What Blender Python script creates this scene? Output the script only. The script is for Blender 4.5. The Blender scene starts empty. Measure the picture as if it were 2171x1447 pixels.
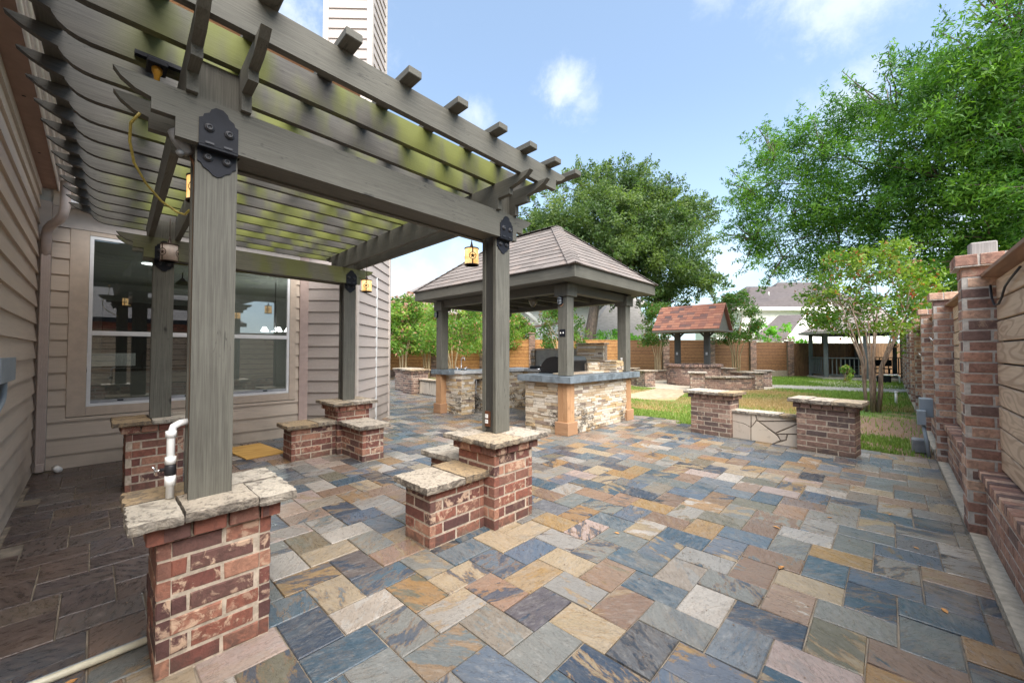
import bpy, math, random
import numpy as np
from mathutils import Vector
random.seed(7); RS=np.random.RandomState(11)
PI=math.pi
sc=bpy.context.scene; COL=sc.collection

# ------------------------------------------------------------------ camera
CAMZ=1.45
cam=bpy.data.cameras.new('camera'); camo=bpy.data.objects.new('camera',cam); COL.objects.link(camo)
cam.sensor_fit='HORIZONTAL'; cam.sensor_width=36.0; cam.lens=841.0/2171.0*36.0
cam.clip_start=0.05; cam.clip_end=600
camo.location=(0,0,CAMZ); YAW=math.radians(43.54); PITCH=math.radians(1.464)
camo.rotation_euler=(PI/2+PITCH,0,YAW)
sc.camera=camo
FW=(-math.sin(YAW),math.cos(YAW))
def depth(p): return p[0]*FW[0]+p[1]*FW[1]

# ------------------------------------------------------------------ world, sun, exposure
SUN_EL=math.radians(55); SUN_AZ=math.radians(112)     # azimuth measured from +Y towards +X
world=bpy.data.worlds.new('World'); sc.world=world; world.use_nodes=True
wn=world.node_tree; wn.nodes.clear()
def N(nt,t,**k):
    n=nt.nodes.new(t)
    for a,b in k.items(): setattr(n,a,b)
    return n
def setin(n,**k):
    for a,b in k.items():
        a=a.replace('_',' ')
        n.inputs[a].default_value=b
wo=N(wn,'ShaderNodeOutputWorld'); bg=N(wn,'ShaderNodeBackground'); bg.inputs[1].default_value=0.135
sky=N(wn,'ShaderNodeTexSky'); sky.sky_type='NISHITA'; sky.sun_disc=False; sky.sun_elevation=SUN_EL; sky.sun_rotation=SUN_AZ
sky.air_density=1.0; sky.dust_density=1.2; sky.ozone_density=2.1
tc=N(wn,'ShaderNodeTexCoord')
def dirn(px,py):
    F=841.;x=(px-1085.5)/F;y=-(py-723.5)/F
    c,s=math.cos(PITCH),math.sin(PITCH)
    f=Vector((-math.sin(YAW)*c,math.cos(YAW)*c,s)); r=Vector((math.cos(YAW),math.sin(YAW),0)); u=r.cross(f)
    return (f+r*x+u*y).normalized()
wno=N(wn,'ShaderNodeTexNoise'); setin(wno,Scale=13.0,Detail=10.0,Roughness=0.66,Distortion=.25)
wn.links.new(tc.outputs['Generated'],wno.inputs['Vector'])
acc=None
def wmath(op,a,b=None,cl=False):
    m=N(wn,'ShaderNodeMath',operation=op,use_clamp=cl)
    for i,v in enumerate((a,b)):
        if v is None: continue
        if isinstance(v,(int,float)): m.inputs[i].default_value=v
        else: wn.links.new(v,m.inputs[i])
    return m.outputs[0]
# (direction, angular radius, strength)
clouds=[((1195,190),.060,.70),((1240,222),.042,.5),((1800,0),.085,.62),((1700,-30),.075,.6),((1500,-20),.045,.4),((1800,225),.075,.55),
 ((1010,240),.045,.5),((880,610),.10,.7),((960,560),.07,.45),((860,480),.06,.4),((1540,560),.06,.4),((2300,300),.2,.8),((300,-300),.3,.8),((-600,300),.35,.8),((2600,900),.3,.8)]
for (p,r,s) in clouds:
    d=dirn(*p)
    vm=N(wn,'ShaderNodeVectorMath',operation='DISTANCE'); wn.links.new(tc.outputs['Generated'],vm.inputs[0]); vm.inputs[1].default_value=d
    t=wmath('DIVIDE',vm.outputs['Value'],r)
    t=wmath('SUBTRACT',1.0,t)
    nn=wmath('MULTIPLY',wmath('SUBTRACT',wno.outputs['Fac'],0.5),2.6)
    t=wmath('ADD',t,nn)
    mr=N(wn,'ShaderNodeMapRange',interpolation_type='SMOOTHSTEP'); wn.links.new(t,mr.inputs[0]); mr.inputs[1].default_value=-.2; mr.inputs[2].default_value=1.15
    mr.inputs[3].default_value=0; mr.inputs[4].default_value=s
    acc=mr.outputs[0] if acc is None else wmath('MAXIMUM',acc,mr.outputs[0])
# broad thin veil that whitens the blue a little everywhere and more towards the horizon
sep=N(wn,'ShaderNodeSeparateXYZ'); wn.links.new(tc.outputs['Generated'],sep.inputs[0])
hz=N(wn,'ShaderNodeMapRange',interpolation_type='SMOOTHSTEP'); wn.links.new(sep.outputs['Z'],hz.inputs[0])
hz.inputs[1].default_value=0.0; hz.inputs[2].default_value=.55; hz.inputs[3].default_value=.66; hz.inputs[4].default_value=.20
hmix=N(wn,'ShaderNodeMix',data_type='RGBA'); wn.links.new(hz.outputs[0],hmix.inputs[0]); wn.links.new(sky.outputs[0],hmix.inputs[6]); hmix.inputs[7].default_value=(3.2,4.15,4.75,1)
wmix=N(wn,'ShaderNodeMix',data_type='RGBA'); wn.links.new(acc,wmix.inputs[0]); wn.links.new(hmix.outputs[2],wmix.inputs[6]); wmix.inputs[7].default_value=(3.9,4.15,4.5,1)
wn.links.new(wmix.outputs[2],bg.inputs[0]); wn.links.new(bg.outputs[0],wo.inputs[0])

sl=bpy.data.lights.new('sun','SUN'); sl.energy=4.7; sl.angle=math.radians(75); sl.color=(1,.95,.88)
so=bpy.data.objects.new('sun',sl); COL.objects.link(so)
sd=Vector((math.sin(SUN_AZ)*math.cos(SUN_EL),math.cos(SUN_AZ)*math.cos(SUN_EL),math.sin(SUN_EL)))
so.rotation_euler=sd.to_track_quat('Z','Y').to_euler(); so.location=(5,-5,20)
vs=sc.view_settings; vs.view_transform='Standard'; vs.look='None'; vs.gamma=1; vs.use_curve_mapping=False; vs.exposure=1.22
sc.render.engine='CYCLES'; sc.cycles.max_bounces=12; sc.cycles.diffuse_bounces=7; sc.cycles.glossy_bounces=4; sc.cycles.transparent_max_bounces=12

# ------------------------------------------------------------------ helpers: objects
def tag(o,label=None,cat=None,group=None,kind=None):
    if label: o['label']=label
    if cat: o['category']=cat
    if group: o['group']=group
    if kind: o['kind']=kind
    return o
def empty(name,loc,label,cat,group=None,kind=None):
    o=bpy.data.objects.new(name,None); COL.objects.link(o); o.location=loc; o.empty_display_size=.1
    return tag(o,label,cat,group,kind)
def wloc(o):
    v=Vector((0,0,0))
    while o is not None: v=v+o.location; o=o.parent
    return v
class MB:
    "collects faces in world coordinates, then builds ONE mesh object"
    def __init__(s): s.v=[];s.f=[];s.m=[];s.r=[];s.mats=[];s.sm=[]
    def mi(s,m):
        if m not in s.mats: s.mats.append(m)
        return s.mats.index(m)
    def add(s,vs,fs,mat,rnd=None,smooth=False):
        if rnd is None: rnd=(random.random(),random.random(),random.random())
        k=len(s.v); s.v.extend([tuple(x) for x in vs]); i=s.mi(mat)
        for f in fs:
            s.f.append(tuple(k+a for a in f)); s.m.append(i); s.r.append(rnd); s.sm.append(smooth)
        return s
    def box(s,a,b,mat,rnd=None,bev=0.0):
        x0,y0,z0=[min(a[i],b[i]) for i in range(3)]; x1,y1,z1=[max(a[i],b[i]) for i in range(3)]
        return s.obox(((x0+x1)/2,(y0+y1)/2,(z0+z1)/2),(1,0,0),(0,1,0),(0,0,1),(x1-x0),(y1-y0),(z1-z0),mat,rnd,bev)
    def obox(s,c,u,v,w,lu,lv,lw,mat,rnd=None,bev=0.0):
        c=np.array(c,float);u=np.array(u,float)*lu/2;v=np.array(v,float)*lv/2;w=np.array(w,float)*lw/2
        if bev<=0:
            vs=[c+a*u+b*v+d*w for d in(-1,1) for b in(-1,1) for a in(-1,1)]
            fs=[(0,2,3,1),(4,5,7,6),(0,1,5,4),(2,6,7,3),(0,4,6,2),(1,3,7,5)]
            return s.add(vs,fs,mat,rnd)
        bu=1-2*bev/lu;bv=1-2*bev/lv;bw=1-2*bev/lw
        vs=[];idx={}
        for a in(-1,1):
            for b in(-1,1):
                for d in(-1,1):
                    for k,(x,y,z) in enumerate(((a,b*bv,d*bw),(a*bu,b,d*bw),(a*bu,b*bv,d))):
                        idx[(a,b,d,k)]=len(vs); vs.append(c+x*u+y*v+z*w)
        fs=[]
        for a in(-1,1):
            q=[idx[(a,b,d,0)] for b,d in((-1,-1),(1,-1),(1,1),(-1,1))]; fs.append(q if a>0 else q[::-1])
            q=[idx[(b,a,d,1)] for b,d in((-1,-1),(-1,1),(1,1),(1,-1))]; fs.append(q if a>0 else q[::-1])
            q=[idx[(b,d,a,2)] for b,d in((-1,-1),(1,-1),(1,1),(-1,1))]; fs.append(q if a>0 else q[::-1])
        for a in(-1,1):
            for b in(-1,1):
                q=[idx[(a,b,-1,0)],idx[(a,b,1,0)],idx[(a,b,1,1)],idx[(a,b,-1,1)]]; fs.append(q if a*b<0 else q[::-1])
                q=[idx[(a,-1,b,0)],idx[(a,1,b,0)],idx[(a,1,b,2)],idx[(a,-1,b,2)]]; fs.append(q if a*b>0 else q[::-1])
                q=[idx[(-1,a,b,1)],idx[(1,a,b,1)],idx[(1,a,b,2)],idx[(-1,a,b,2)]]; fs.append(q if a*b<0 else q[::-1])
                for d in(-1,1):
                    q=[idx[(a,b,d,0)],idx[(a,b,d,1)],idx[(a,b,d,2)]]; fs.append(q if a*b*d>0 else q[::-1])
        return s.add(vs,fs,mat,rnd)
    def prism(s,poly,axis,a,b,mat,rnd=None,fn=None):
        """poly: 2D points CCW; extruded between a and b along axis 'X','Y','Z'"""
        n=len(poly);vs=[]
        for t in(a,b):
            for p in poly:
                vs.append({'X':(t,p[0],p[1]),'Y':(p[0],t,p[1]),'Z':(p[0],p[1],t)}[axis])
        if fn: vs=[fn(v) for v in vs]
        fs=[tuple(range(n))[::-1],tuple(range(n,2*n))]+[(i,(i+1)%n,n+(i+1)%n,n+i) for i in range(n)]
        return s.add(vs,fs,mat,rnd)
    def tube(s,pts,rad,mat,seg=8,rnd=None,cap=True,smooth=True):
        pts=[Vector(p) for p in pts]; n=len(pts)
        if isinstance(rad,(int,float)): rad=[rad]*n
        vs=[];prev=None
        for i,p in enumerate(pts):
            t=(pts[min(i+1,n-1)]-pts[max(i-1,0)]).normalized()
            a=prev if prev is not None else (Vector((0,0,1)) if abs(t.z)<.9 else Vector((1,0,0)))
            a=(a-t*a.dot(t)).normalized(); prev=a; b=t.cross(a)
            for k in range(seg):
                th=2*PI*k/seg; vs.append(p+(a*math.cos(th)+b*math.sin(th))*rad[i])
        fs=[(i*seg+k,i*seg+(k+1)%seg,(i+1)*seg+(k+1)%seg,(i+1)*seg+k) for i in range(n-1) for k in range(seg)]
        if cap: fs+= [tuple(range(seg))[::-1],tuple(range((n-1)*seg,n*seg))]
        return s.add(vs,fs,mat,rnd,smooth)
    def lathe(s,c,prof,mat,seg=16,rnd=None,smooth=True,axis=(0,0,1)):
        ax=Vector(axis).normalized(); a=(Vector((1,0,0)) if abs(ax.x)<.9 else Vector((0,1,0))); a=(a-ax*a.dot(ax)).normalized(); b=ax.cross(a); c=Vector(c)
        vs=[c+ax*z+(a*math.cos(2*PI*k/seg)+b*math.sin(2*PI*k/seg))*r for r,z in prof for k in range(seg)]
        n=len(prof)
        fs=[(i*seg+k,i*seg+(k+1)%seg,(i+1)*seg+(k+1)%seg,(i+1)*seg+k) for i in range(n-1) for k in range(seg)]
        fs+=[tuple(range(seg))[::-1],tuple(range((n-1)*seg,n*seg))]
        return s.add(vs,fs,mat,rnd,smooth)
    def build(s,name,parent=None,loc=None,fn=None,label=None,cat=None,group=None,kind=None):
        vs=s.v if fn is None else [fn(v) for v in s.v]
        if parent is not None: off=wloc(parent)
        elif loc is not None: off=Vector(loc)
        else:
            A=np.array(vs); off=Vector((float((A[:,0].min()+A[:,0].max())/2),float((A[:,1].min()+A[:,1].max())/2),float(A[:,2].min())))
        me=bpy.data.meshes.new(name)
        A=np.array(vs,dtype=np.float32)-np.array(off,dtype=np.float32)
        me.from_pydata(A.tolist(),[],s.f)
        for m in s.mats: me.materials.append(m)
        me.polygons.foreach_set('material_index',s.m); me.polygons.foreach_set('use_smooth',s.sm)
        at=me.attributes.new('rnd','FLOAT_VECTOR','FACE'); at.data.foreach_set('vector',np.array(s.r,dtype=np.float32).ravel())
        me.update()
        o=bpy.data.objects.new(name,me); COL.objects.link(o)
        if parent is not None: o.parent=parent
        else: o.location=off
        return tag(o,label,cat,group,kind)

def fast_mesh(name,V,Fq,mat,rnd,parent=None,loc=(0,0,0),smooth=False):
    "big quad meshes from numpy; V (n,3) world, Fq (m,4), rnd (m,3)"
    me=bpy.data.meshes.new(name); off=np.array(wloc(parent) if parent is not None else loc,dtype=np.float32)
    V=(V-off).astype(np.float32); m,k=Fq.shape
    me.vertices.add(len(V)); me.vertices.foreach_set('co',V.ravel())
    me.loops.add(m*k); me.loops.foreach_set('vertex_index',Fq.astype(np.int32).ravel())
    me.polygons.add(m); me.polygons.foreach_set('loop_start',np.arange(0,m*k,k,dtype=np.int32))
    me.materials.append(mat)
    at=me.attributes.new('rnd','FLOAT_VECTOR','FACE'); at.data.foreach_set('vector',rnd.astype(np.float32).ravel())
    me.update(calc_edges=True)
    o=bpy.data.objects.new(name,me); COL.objects.link(o)
    if parent is not None: o.parent=parent
    else: o.location=off
    return o

def pieces(specs,parent,name,minpx=9.0,limit=285,fn=None,stuffname=None):
    """specs: list of (centre, size, addfn); the ones that show largest become parts, the rest one 'stuff' part"""
    sp=[]
    for c,size,fa in specs:
        cc=c if fn is None else fn(c)
        d=max(depth(cc),.3); sp.append((841*size/d,fa))
    sp.sort(key=lambda t:-t[0])
    rest=MB()
    for i,(px,fa) in enumerate(sp):
        if px>=minpx and i<limit:
            b=MB(); fa(b); b.build(name,parent,fn=fn)
        else: fa(rest)
    if rest.v: rest.build(stuffname or name+'s',parent,fn=fn,kind='stuff')

# ------------------------------------------------------------------ helpers: materials
MATS={}
def newmat(name):
    m=bpy.data.materials.new(name); m.use_nodes=True; nt=m.node_tree; nt.nodes.clear()
    out=N(nt,'ShaderNodeOutputMaterial'); p=N(nt,'ShaderNodeBsdfPrincipled'); nt.links.new(p.outputs[0],out.inputs[0])
    MATS[name]=m; return m,nt,p,out
class G:
    "small node-graph helper"
    def __init__(s,nt): s.nt=nt
    def pos(s,scale=(1,1,1),rnd=0.0,obj=False):
        g=N(s.nt,'ShaderNodeNewGeometry'); v=g.outputs['Position']
        if rnd:
            a=s.rnd(); m=N(s.nt,'ShaderNodeVectorMath',operation='SCALE'); s.nt.links.new(a,m.inputs[0]); m.inputs[3].default_value=rnd
            ad=N(s.nt,'ShaderNodeVectorMath',operation='ADD'); s.nt.links.new(v,ad.inputs[0]); s.nt.links.new(m.outputs[0],ad.inputs[1]); v=ad.outputs[0]
        mp=N(s.nt,'ShaderNodeMapping'); s.nt.links.new(v,mp.inputs[0]); mp.inputs['Scale'].default_value=scale
        return mp.outputs[0]
    def rnd(s):
        a=N(s.nt,'ShaderNodeAttribute',attribute_type='GEOMETRY',attribute_name='rnd'); return a.outputs['Vector']
    def rxyz(s):
        q=N(s.nt,'ShaderNodeSeparateXYZ'); s.nt.links.new(s.rnd(),q.inputs[0]); return q.outputs
    def noise(s,v,scale=5,detail=5,rough=.55,dist=0.0,col=False):
        n=N(s.nt,'ShaderNodeTexNoise'); s.nt.links.new(v,n.inputs['Vector']); setin(n,Scale=scale,Detail=detail,Roughness=rough,Distortion=dist)
        return n.outputs['Color' if col else 'Fac']
    def ramp(s,f,stops,interp='LINEAR'):
        r=N(s.nt,'ShaderNodeValToRGB'); r.color_ramp.interpolation=interp; e=r.color_ramp.elements
        while len(e)<len(stops): e.new(0.5)
        for i,(p,c) in enumerate(stops):
            e[i].position=p; e[i].color=(c[0],c[1],c[2],1) if not isinstance(c,(int,float)) else (c,c,c,1)
        s.nt.links.new(f,r.inputs[0]); return r.outputs[0]
    def mix(s,f,a,b,mode='MIX'):
        m=N(s.nt,'ShaderNodeMix',data_type='RGBA',blend_type=mode)
        for i,v in((0,f),(6,a),(7,b)):
            if isinstance(v,(int,float)): m.inputs[i].default_value=v
            elif isinstance(v,tuple): m.inputs[i].default_value=(v[0],v[1],v[2],1)
            else: s.nt.links.new(v,m.inputs[i])
        return m.outputs[2]
    def math(s,op,a,b=0.0,cl=False):
        m=N(s.nt,'ShaderNodeMath',operation=op,use_clamp=cl)
        for i,v in enumerate((a,b)):
            if isinstance(v,(int,float)): m.inputs[i].default_value=v
            else: s.nt.links.new(v,m.inputs[i])
        return m.outputs[0]
    def mr(s,f,a,b,c=0.0,d=1.0,smooth=True):
        m=N(s.nt,'ShaderNodeMapRange'); m.interpolation_type='SMOOTHSTEP' if smooth else 'LINEAR'; s.nt.links.new(f,m.inputs[0])
        for i,v in enumerate((a,b,c,d)): m.inputs[i+1].default_value=v
        return m.outputs[0]
    def bump(s,h,strength=.3,dist=.01,nrm=None):
        b=N(s.nt,'ShaderNodeBump'); b.inputs['Strength'].default_value=strength; b.inputs['Distance'].default_value=dist
        s.nt.links.new(h,b.inputs['Height'])
        if nrm is not None: s.nt.links.new(nrm,b.inputs['Normal'])
        return b.outputs[0]
    def vor(s,v,scale=5,feat='F1',out='Distance'):
        n=N(s.nt,'ShaderNodeTexVoronoi',feature=feat); s.nt.links.new(v,n.inputs['Vector']); n.inputs['Scale'].default_value=scale
        return n.outputs[out]
    def wave(s,v,scale,dist,detail=2,dscale=1,typ='RINGS',direction='X'):
        n=N(s.nt,'ShaderNodeTexWave',wave_type=typ)
        if typ=='RINGS': n.rings_direction=direction
        else: n.bands_direction=direction
        s.nt.links.new(v,n.inputs[0]); setin(n,Scale=scale,Distortion=dist,Detail=detail); n.inputs['Detail Scale'].default_value=dscale
        return n.outputs['Fac']
    def sepz(s,v):
        q=N(s.nt,'ShaderNodeSeparateXYZ'); s.nt.links.new(v,q.inputs[0]); return q.outputs
def stretch(axis,a=1.0,b=14.0):
    return {'X':(a,b,b),'Y':(b,a,b),'Z':(b,b,a)}[axis]
def m_wood(name,axis,base,dark,green_bounce=0.0,rough=.72,knots=True):
    m,nt,p,o=newmat(name); g=G(nt)
    v=g.pos(stretch(axis,2.0,85),rnd=7.0); n=g.noise(v,1.5,7,.66,.35)
    v2=g.pos((1,1,1),rnd=5.0); n2=g.noise(v2,2.3,5,.6)
    c=g.mix(g.mr(n,.3,.72),dark,base); c=g.mix(g.mr(n2,.35,.75,0,.35),c,tuple(min(1,x*1.35) for x in base))
    rx=g.rxyz(); c=g.mix(g.math('MULTIPLY',rx[0],.30),c,dark)
    if knots:
        kv=g.pos(stretch(axis,1.9,5.2),rnd=9.0); kn=N(nt,'ShaderNodeVectorMath',operation='MULTIPLY_ADD'); nt.links.new(g.noise(g.pos((1,1,1)),16,4,.6,col=True),kn.inputs[0]); kn.inputs[1].default_value=(.14,.14,.14); nt.links.new(kv,kn.inputs[2]); k=g.vor(kn.outputs[0],1.0); km=g.mr(k,.02,.10,1,0)
        c=g.mix(g.math('MULTIPLY',km,.85),c,tuple(x*.25 for x in dark))
    ck=g.noise(g.pos(stretch(axis,.9,16),rnd=4.0),1.0,4,.5); ckm=g.math('MULTIPLY',g.mr(g.math('ABSOLUTE',g.math('SUBTRACT',ck,.5)),.0,.006,1,0),g.mr(n2,.45,.6)); c=g.mix(g.math('MULTIPLY',ckm,.75),c,tuple(x*.25 for x in dark))
    if green_bounce>0:
        va=g.pos(stretch(axis,2.3,1.0),rnd=1.0); na=g.noise(va,1.25,3,.5); am=g.mr(na,.42,.60,0,green_bounce)
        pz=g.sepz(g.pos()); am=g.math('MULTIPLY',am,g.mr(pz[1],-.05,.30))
        c=g.mix(am,c,(.135,.150,.022))  # green light bounced under the battens, painted into the timber colour
    nt.links.new(c,p.inputs['Base Color']); setin(p,Roughness=rough)
    nt.links.new(g.bump(n,.35,.004),p.inputs['Normal']); return m
PB=(.112,.107,.086); PD=(.068,.063,.050)
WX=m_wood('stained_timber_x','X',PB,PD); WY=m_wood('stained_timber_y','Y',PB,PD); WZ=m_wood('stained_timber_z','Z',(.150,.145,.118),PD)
WD=m_wood('dark_timber','Z',(.055,.052,.045),(.028,.026,.023))
WR=m_wood('green_lit_rafter_timber','Y',(.098,.092,.078),(.050,.046,.039),green_bounce=.9)
WMB=m_wood('green_lit_beam_timber','Y',(.16,.155,.11),(.09,.086,.062),green_bounce=.6)
CEDZ=m_wood('cedar_z','Z',(.46,.275,.145),(.30,.155,.07)); CEDX=m_wood('cedar_x','X',(.40,.235,.13),(.25,.13,.065))
CEDB=m_wood('cedar_brown','Z',(.20,.085,.035),(.08,.035,.018))
BLOCK=m_wood('weathered_block','Z',(.34,.31,.29),(.2,.18,.17))
def m_board(name,ax,base,dark,scale=1.0,mottle=.3):
    "planks with flowing ring grain"
    m,nt,p,o=newmat(name); g=G(nt)
    st=stretch(ax,.55,3.2)
    v=g.pos(st,rnd=11.0); nd=g.noise(v,1.3,2,.5,.4)
    w=N(nt,'ShaderNodeMath',operation='SINE'); nt.links.new(g.math('MULTIPLY',nd,75.0*scale),w.inputs[0])
    wv=g.mr(w.outputs[0],-.2,1.0)
    fine=g.noise(g.pos(stretch(ax,2,70),rnd=3.0),1.0,4,.6)
    c=g.mix(g.math('MULTIPLY',wv,.75),base,dark); c=g.mix(g.mr(fine,.4,.7,0,.35),c,dark)
    rx=g.rxyz(); c=g.mix(g.math('MULTIPLY',rx[0],mottle),c,dark); c=g.mix(g.math('MULTIPLY',rx[1],.25),c,tuple(min(1,q*1.4) for q in base))
    k=g.vor(g.pos(stretch(ax,1.3,4.5),rnd=9.0),1.0); km=g.mr(k,.03,.12,1,0); c=g.mix(g.math('MULTIPLY',km,.8),c,tuple(q*.25 for q in dark))
    nt.links.new(c,p.inputs['Base Color']); setin(p,Roughness=.75); nt.links.new(g.bump(wv,.25,.003),p.inputs['Normal']); return m
WALLB=m_board('pale_wall_board','Y',(.64,.48,.33),(.36,.235,.15))
FENCEB=m_board('honey_fence_board','X',(.47,.235,.085),(.30,.125,.04),.5)
FENCED=m_board('brown_fence_board','X',(.19,.092,.038),(.11,.048,.02),.5)
FENCEV=m_board('brown_fence_board_vertical','Z',(.20,.105,.048),(.10,.05,.025),.5)
PLY=m_board('plywood','Y',(.60,.36,.10),(.44,.23,.05),.6)
CAPR=m_board('cap_rail_wood','Y',(.34,.20,.12),(.2,.11,.07),.6)
def m_brick(name,stops,white=.5,vscale=1.0):
    m,nt,p,o=newmat(name); g=G(nt); rx=g.rxyz()
    c=g.ramp(rx[0],stops,'CONSTANT')
    v=g.pos((1,1,1),rnd=6.0)
    n=g.noise(v,28*vscale,6,.65,.6); n3=g.noise(v,15*vscale,6,.68,.6)
    c=g.mix(g.mr(n,.38,.66,0,.75),c,g.mix(.55,c,(.04,.022,.018)))
    wm=g.math('MULTIPLY',g.mr(n3,.50,.62),g.mr(rx[1],.35,.9,.02,white)); c=g.mix(wm,c,(.52,.36,.25))
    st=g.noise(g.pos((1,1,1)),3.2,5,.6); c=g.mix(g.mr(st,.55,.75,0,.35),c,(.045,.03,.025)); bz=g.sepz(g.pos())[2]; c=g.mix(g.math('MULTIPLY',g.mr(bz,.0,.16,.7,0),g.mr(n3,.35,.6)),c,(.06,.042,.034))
    nt.links.new(c,p.inputs['Base Color']); setin(p,Roughness=.82)
    nt.links.new(g.bump(g.math('ADD',n,n3),.55,.008),p.inputs['Normal']); return m
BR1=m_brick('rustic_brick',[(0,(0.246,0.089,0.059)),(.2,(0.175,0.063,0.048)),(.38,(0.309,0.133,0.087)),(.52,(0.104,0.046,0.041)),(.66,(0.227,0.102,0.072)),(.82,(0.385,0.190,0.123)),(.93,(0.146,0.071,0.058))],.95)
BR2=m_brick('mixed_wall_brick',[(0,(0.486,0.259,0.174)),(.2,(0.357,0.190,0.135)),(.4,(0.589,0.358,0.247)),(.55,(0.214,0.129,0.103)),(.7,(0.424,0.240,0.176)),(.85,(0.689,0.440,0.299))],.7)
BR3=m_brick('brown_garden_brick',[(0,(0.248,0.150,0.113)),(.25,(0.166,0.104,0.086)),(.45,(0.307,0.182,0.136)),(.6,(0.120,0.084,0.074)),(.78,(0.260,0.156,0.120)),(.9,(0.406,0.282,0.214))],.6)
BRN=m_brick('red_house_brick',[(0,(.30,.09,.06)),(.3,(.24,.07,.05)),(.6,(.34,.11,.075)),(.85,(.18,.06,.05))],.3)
def m_simple(name,col,rough=.6,metal=0.0,var=.15,nscale=8,bump=.1,emit=None,es=1.0,spec=.5):
    m,nt,p,o=newmat(name); g=G(nt); v=g.pos((1,1,1),rnd=3.0); n=g.noise(v,nscale,6,.6)
    c=g.mix(g.mr(n,.3,.7),tuple(x*(1-var) for x in col),tuple(min(1,x*(1+var)) for x in col))
    nt.links.new(c,p.inputs['Base Color']); setin(p,Roughness=rough,Metallic=metal)
    p.inputs['Specular IOR Level'].default_value=spec
    if bump: nt.links.new(g.bump(n,bump,.004),p.inputs['Normal'])
    if emit:
        p.inputs['Emission Color'].default_value=(*emit,1); p.inputs['Emission Strength'].default_value=es
    return m
MORTAR=m_simple('mortar',(.43,.355,.275),.9,0,.25,30,.4)
WMORT=m_simple('pale_wall_mortar',(.50,.45,.39),.9,0,.2,30,.4)
MORT2=m_simple('dark_mortar',(.22,.18,.14),.9,0,.3,30,.4)
def m_siding(name,col,ax):
    m,nt,p,o=newmat(name); g=G(nt)
    n=g.noise(g.pos(stretch(ax,1.0,22),rnd=8.0),2.0,6,.6,.3); n2=g.noise(g.pos((1,1,1)),1.1,4,.6)
    c=g.mix(g.mr(n,.3,.7,0,1),tuple(x*.95 for x in col),tuple(x*1.03 for x in col)); c=g.mix(g.mr(n2,.4,.8,0,.25),c,tuple(x*.82 for x in col))
    pz=g.sepz(g.pos())[2]; dirt=g.math('MULTIPLY',g.mr(pz,.0,.7,1,0),g.mr(n2,.3,.7,.1,.5)); c=g.mix(dirt,c,(.10,.095,.07))
    nt.links.new(c,p.inputs['Base Color']); setin(p,Roughness=.62); nt.links.new(g.bump(n,.25,.0012),p.inputs['Normal']); return m
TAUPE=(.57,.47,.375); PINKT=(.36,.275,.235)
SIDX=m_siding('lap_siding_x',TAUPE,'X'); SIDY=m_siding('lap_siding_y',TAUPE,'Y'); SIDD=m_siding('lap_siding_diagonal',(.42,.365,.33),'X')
TRIM=m_simple('taupe_trim',(.53,.43,.34),.6,0,.07,10,.08); TRIMP=m_simple('pinkish_trim',(.40,.30,.26),.6,0,.07,10,.08)
CORN=m_simple('corner_trim',(.52,.455,.40),.6,0,.06,10,.08)
SOFF=m_simple('brown_soffit',(.34,.21,.16),.7,0,.12,6,.05); SOFO=m_simple('tan_soffit',(.50,.27,.16),.7,0,.1,6,.05)
GUTM=m_simple('gutter_paint',(.85,.82,.80),.45,0,.05,10,.02); DSP=m_simple('downspout_paint',(.50,.41,.36),.5,0,.06,14,.03)
VINYL=m_simple('white_vinyl',(.78,.78,.78),.4,0,.04,10,.02)
def m_glass():
    m,nt,p,out=newmat('window_glass'); nt.nodes.remove(p)
    gl=N(nt,'ShaderNodeBsdfGlossy'); gl.inputs['Roughness'].default_value=.0; gl.inputs['Color'].default_value=(.95,.97,1,1)
    tr=N(nt,'ShaderNodeBsdfTransparent'); tr.inputs['Color'].default_value=(.62,.66,.66,1)
    fr=N(nt,'ShaderNodeFresnel'); fr.inputs['IOR'].default_value=1.9
    ma=N(nt,'ShaderNodeMath',operation='MULTIPLY_ADD'); nt.links.new(fr.outputs[0],ma.inputs[0]); ma.inputs[1].default_value=.9; ma.inputs[2].default_value=.10
    mx=N(nt,'ShaderNodeMixShader'); nt.links.new(ma.outputs[0],mx.inputs[0]); nt.links.new(tr.outputs[0],mx.inputs[1]); nt.links.new(gl.outputs[0],mx.inputs[2]); nt.links.new(mx.outputs[0],out.inputs[0]); return m
GLASS=m_glass()
INW=m_simple('interior_paint',(.5,.51,.5),.8,0,.05,4,0); INC=m_simple('interior_ceiling',(.5,.54,.51),.8,0,.05,4,0); IND=m_simple('interior_dark_cabinet',(.02,.02,.022),.4,0,.1,4,0); INF=m_simple('interior_floor',(.16,.11,.07),.5,0,.1,4,0)
LITW=m_simple('lit_white_lamp',(.9,.9,.9),.5,0,0,5,0,emit=(1,.98,.93),es=3.0)
BLKM=m_simple('black_metal',(.010,.011,.016),.6,.0,.2,14,.1,spec=.25); BLKP=m_simple('black_enamel',(.008,.008,.009),.28,0,.2,6,.03)
CHROME=m_simple('chrome',(.75,.76,.78),.15,1.0,.03,5,0); ALU=m_simple('brushed_lid',(.22,.23,.25),.3,.8,.1,5,0)
WHITEP=m_simple('white_pvc',(.80,.80,.78),.35,0,.04,10,.03); OLDPVC=m_simple('old_cream_pvc',(.62,.58,.44),.4,0,.15,12,.05); GREYP=m_simple('grey_pvc',(.27,.31,.34),.45,0,.08,8,.03); DGREY=m_simple('dark_grey_plastic',(.022,.022,.026),.5,0,.2,8,.03)
YEL=m_simple('yellow_cord',(.42,.33,.07),.5,0,.2,30,.05); ORC=m_simple('orange_brown_cord',(.16,.065,.02),.6,0,.25,30,.05)
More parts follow.
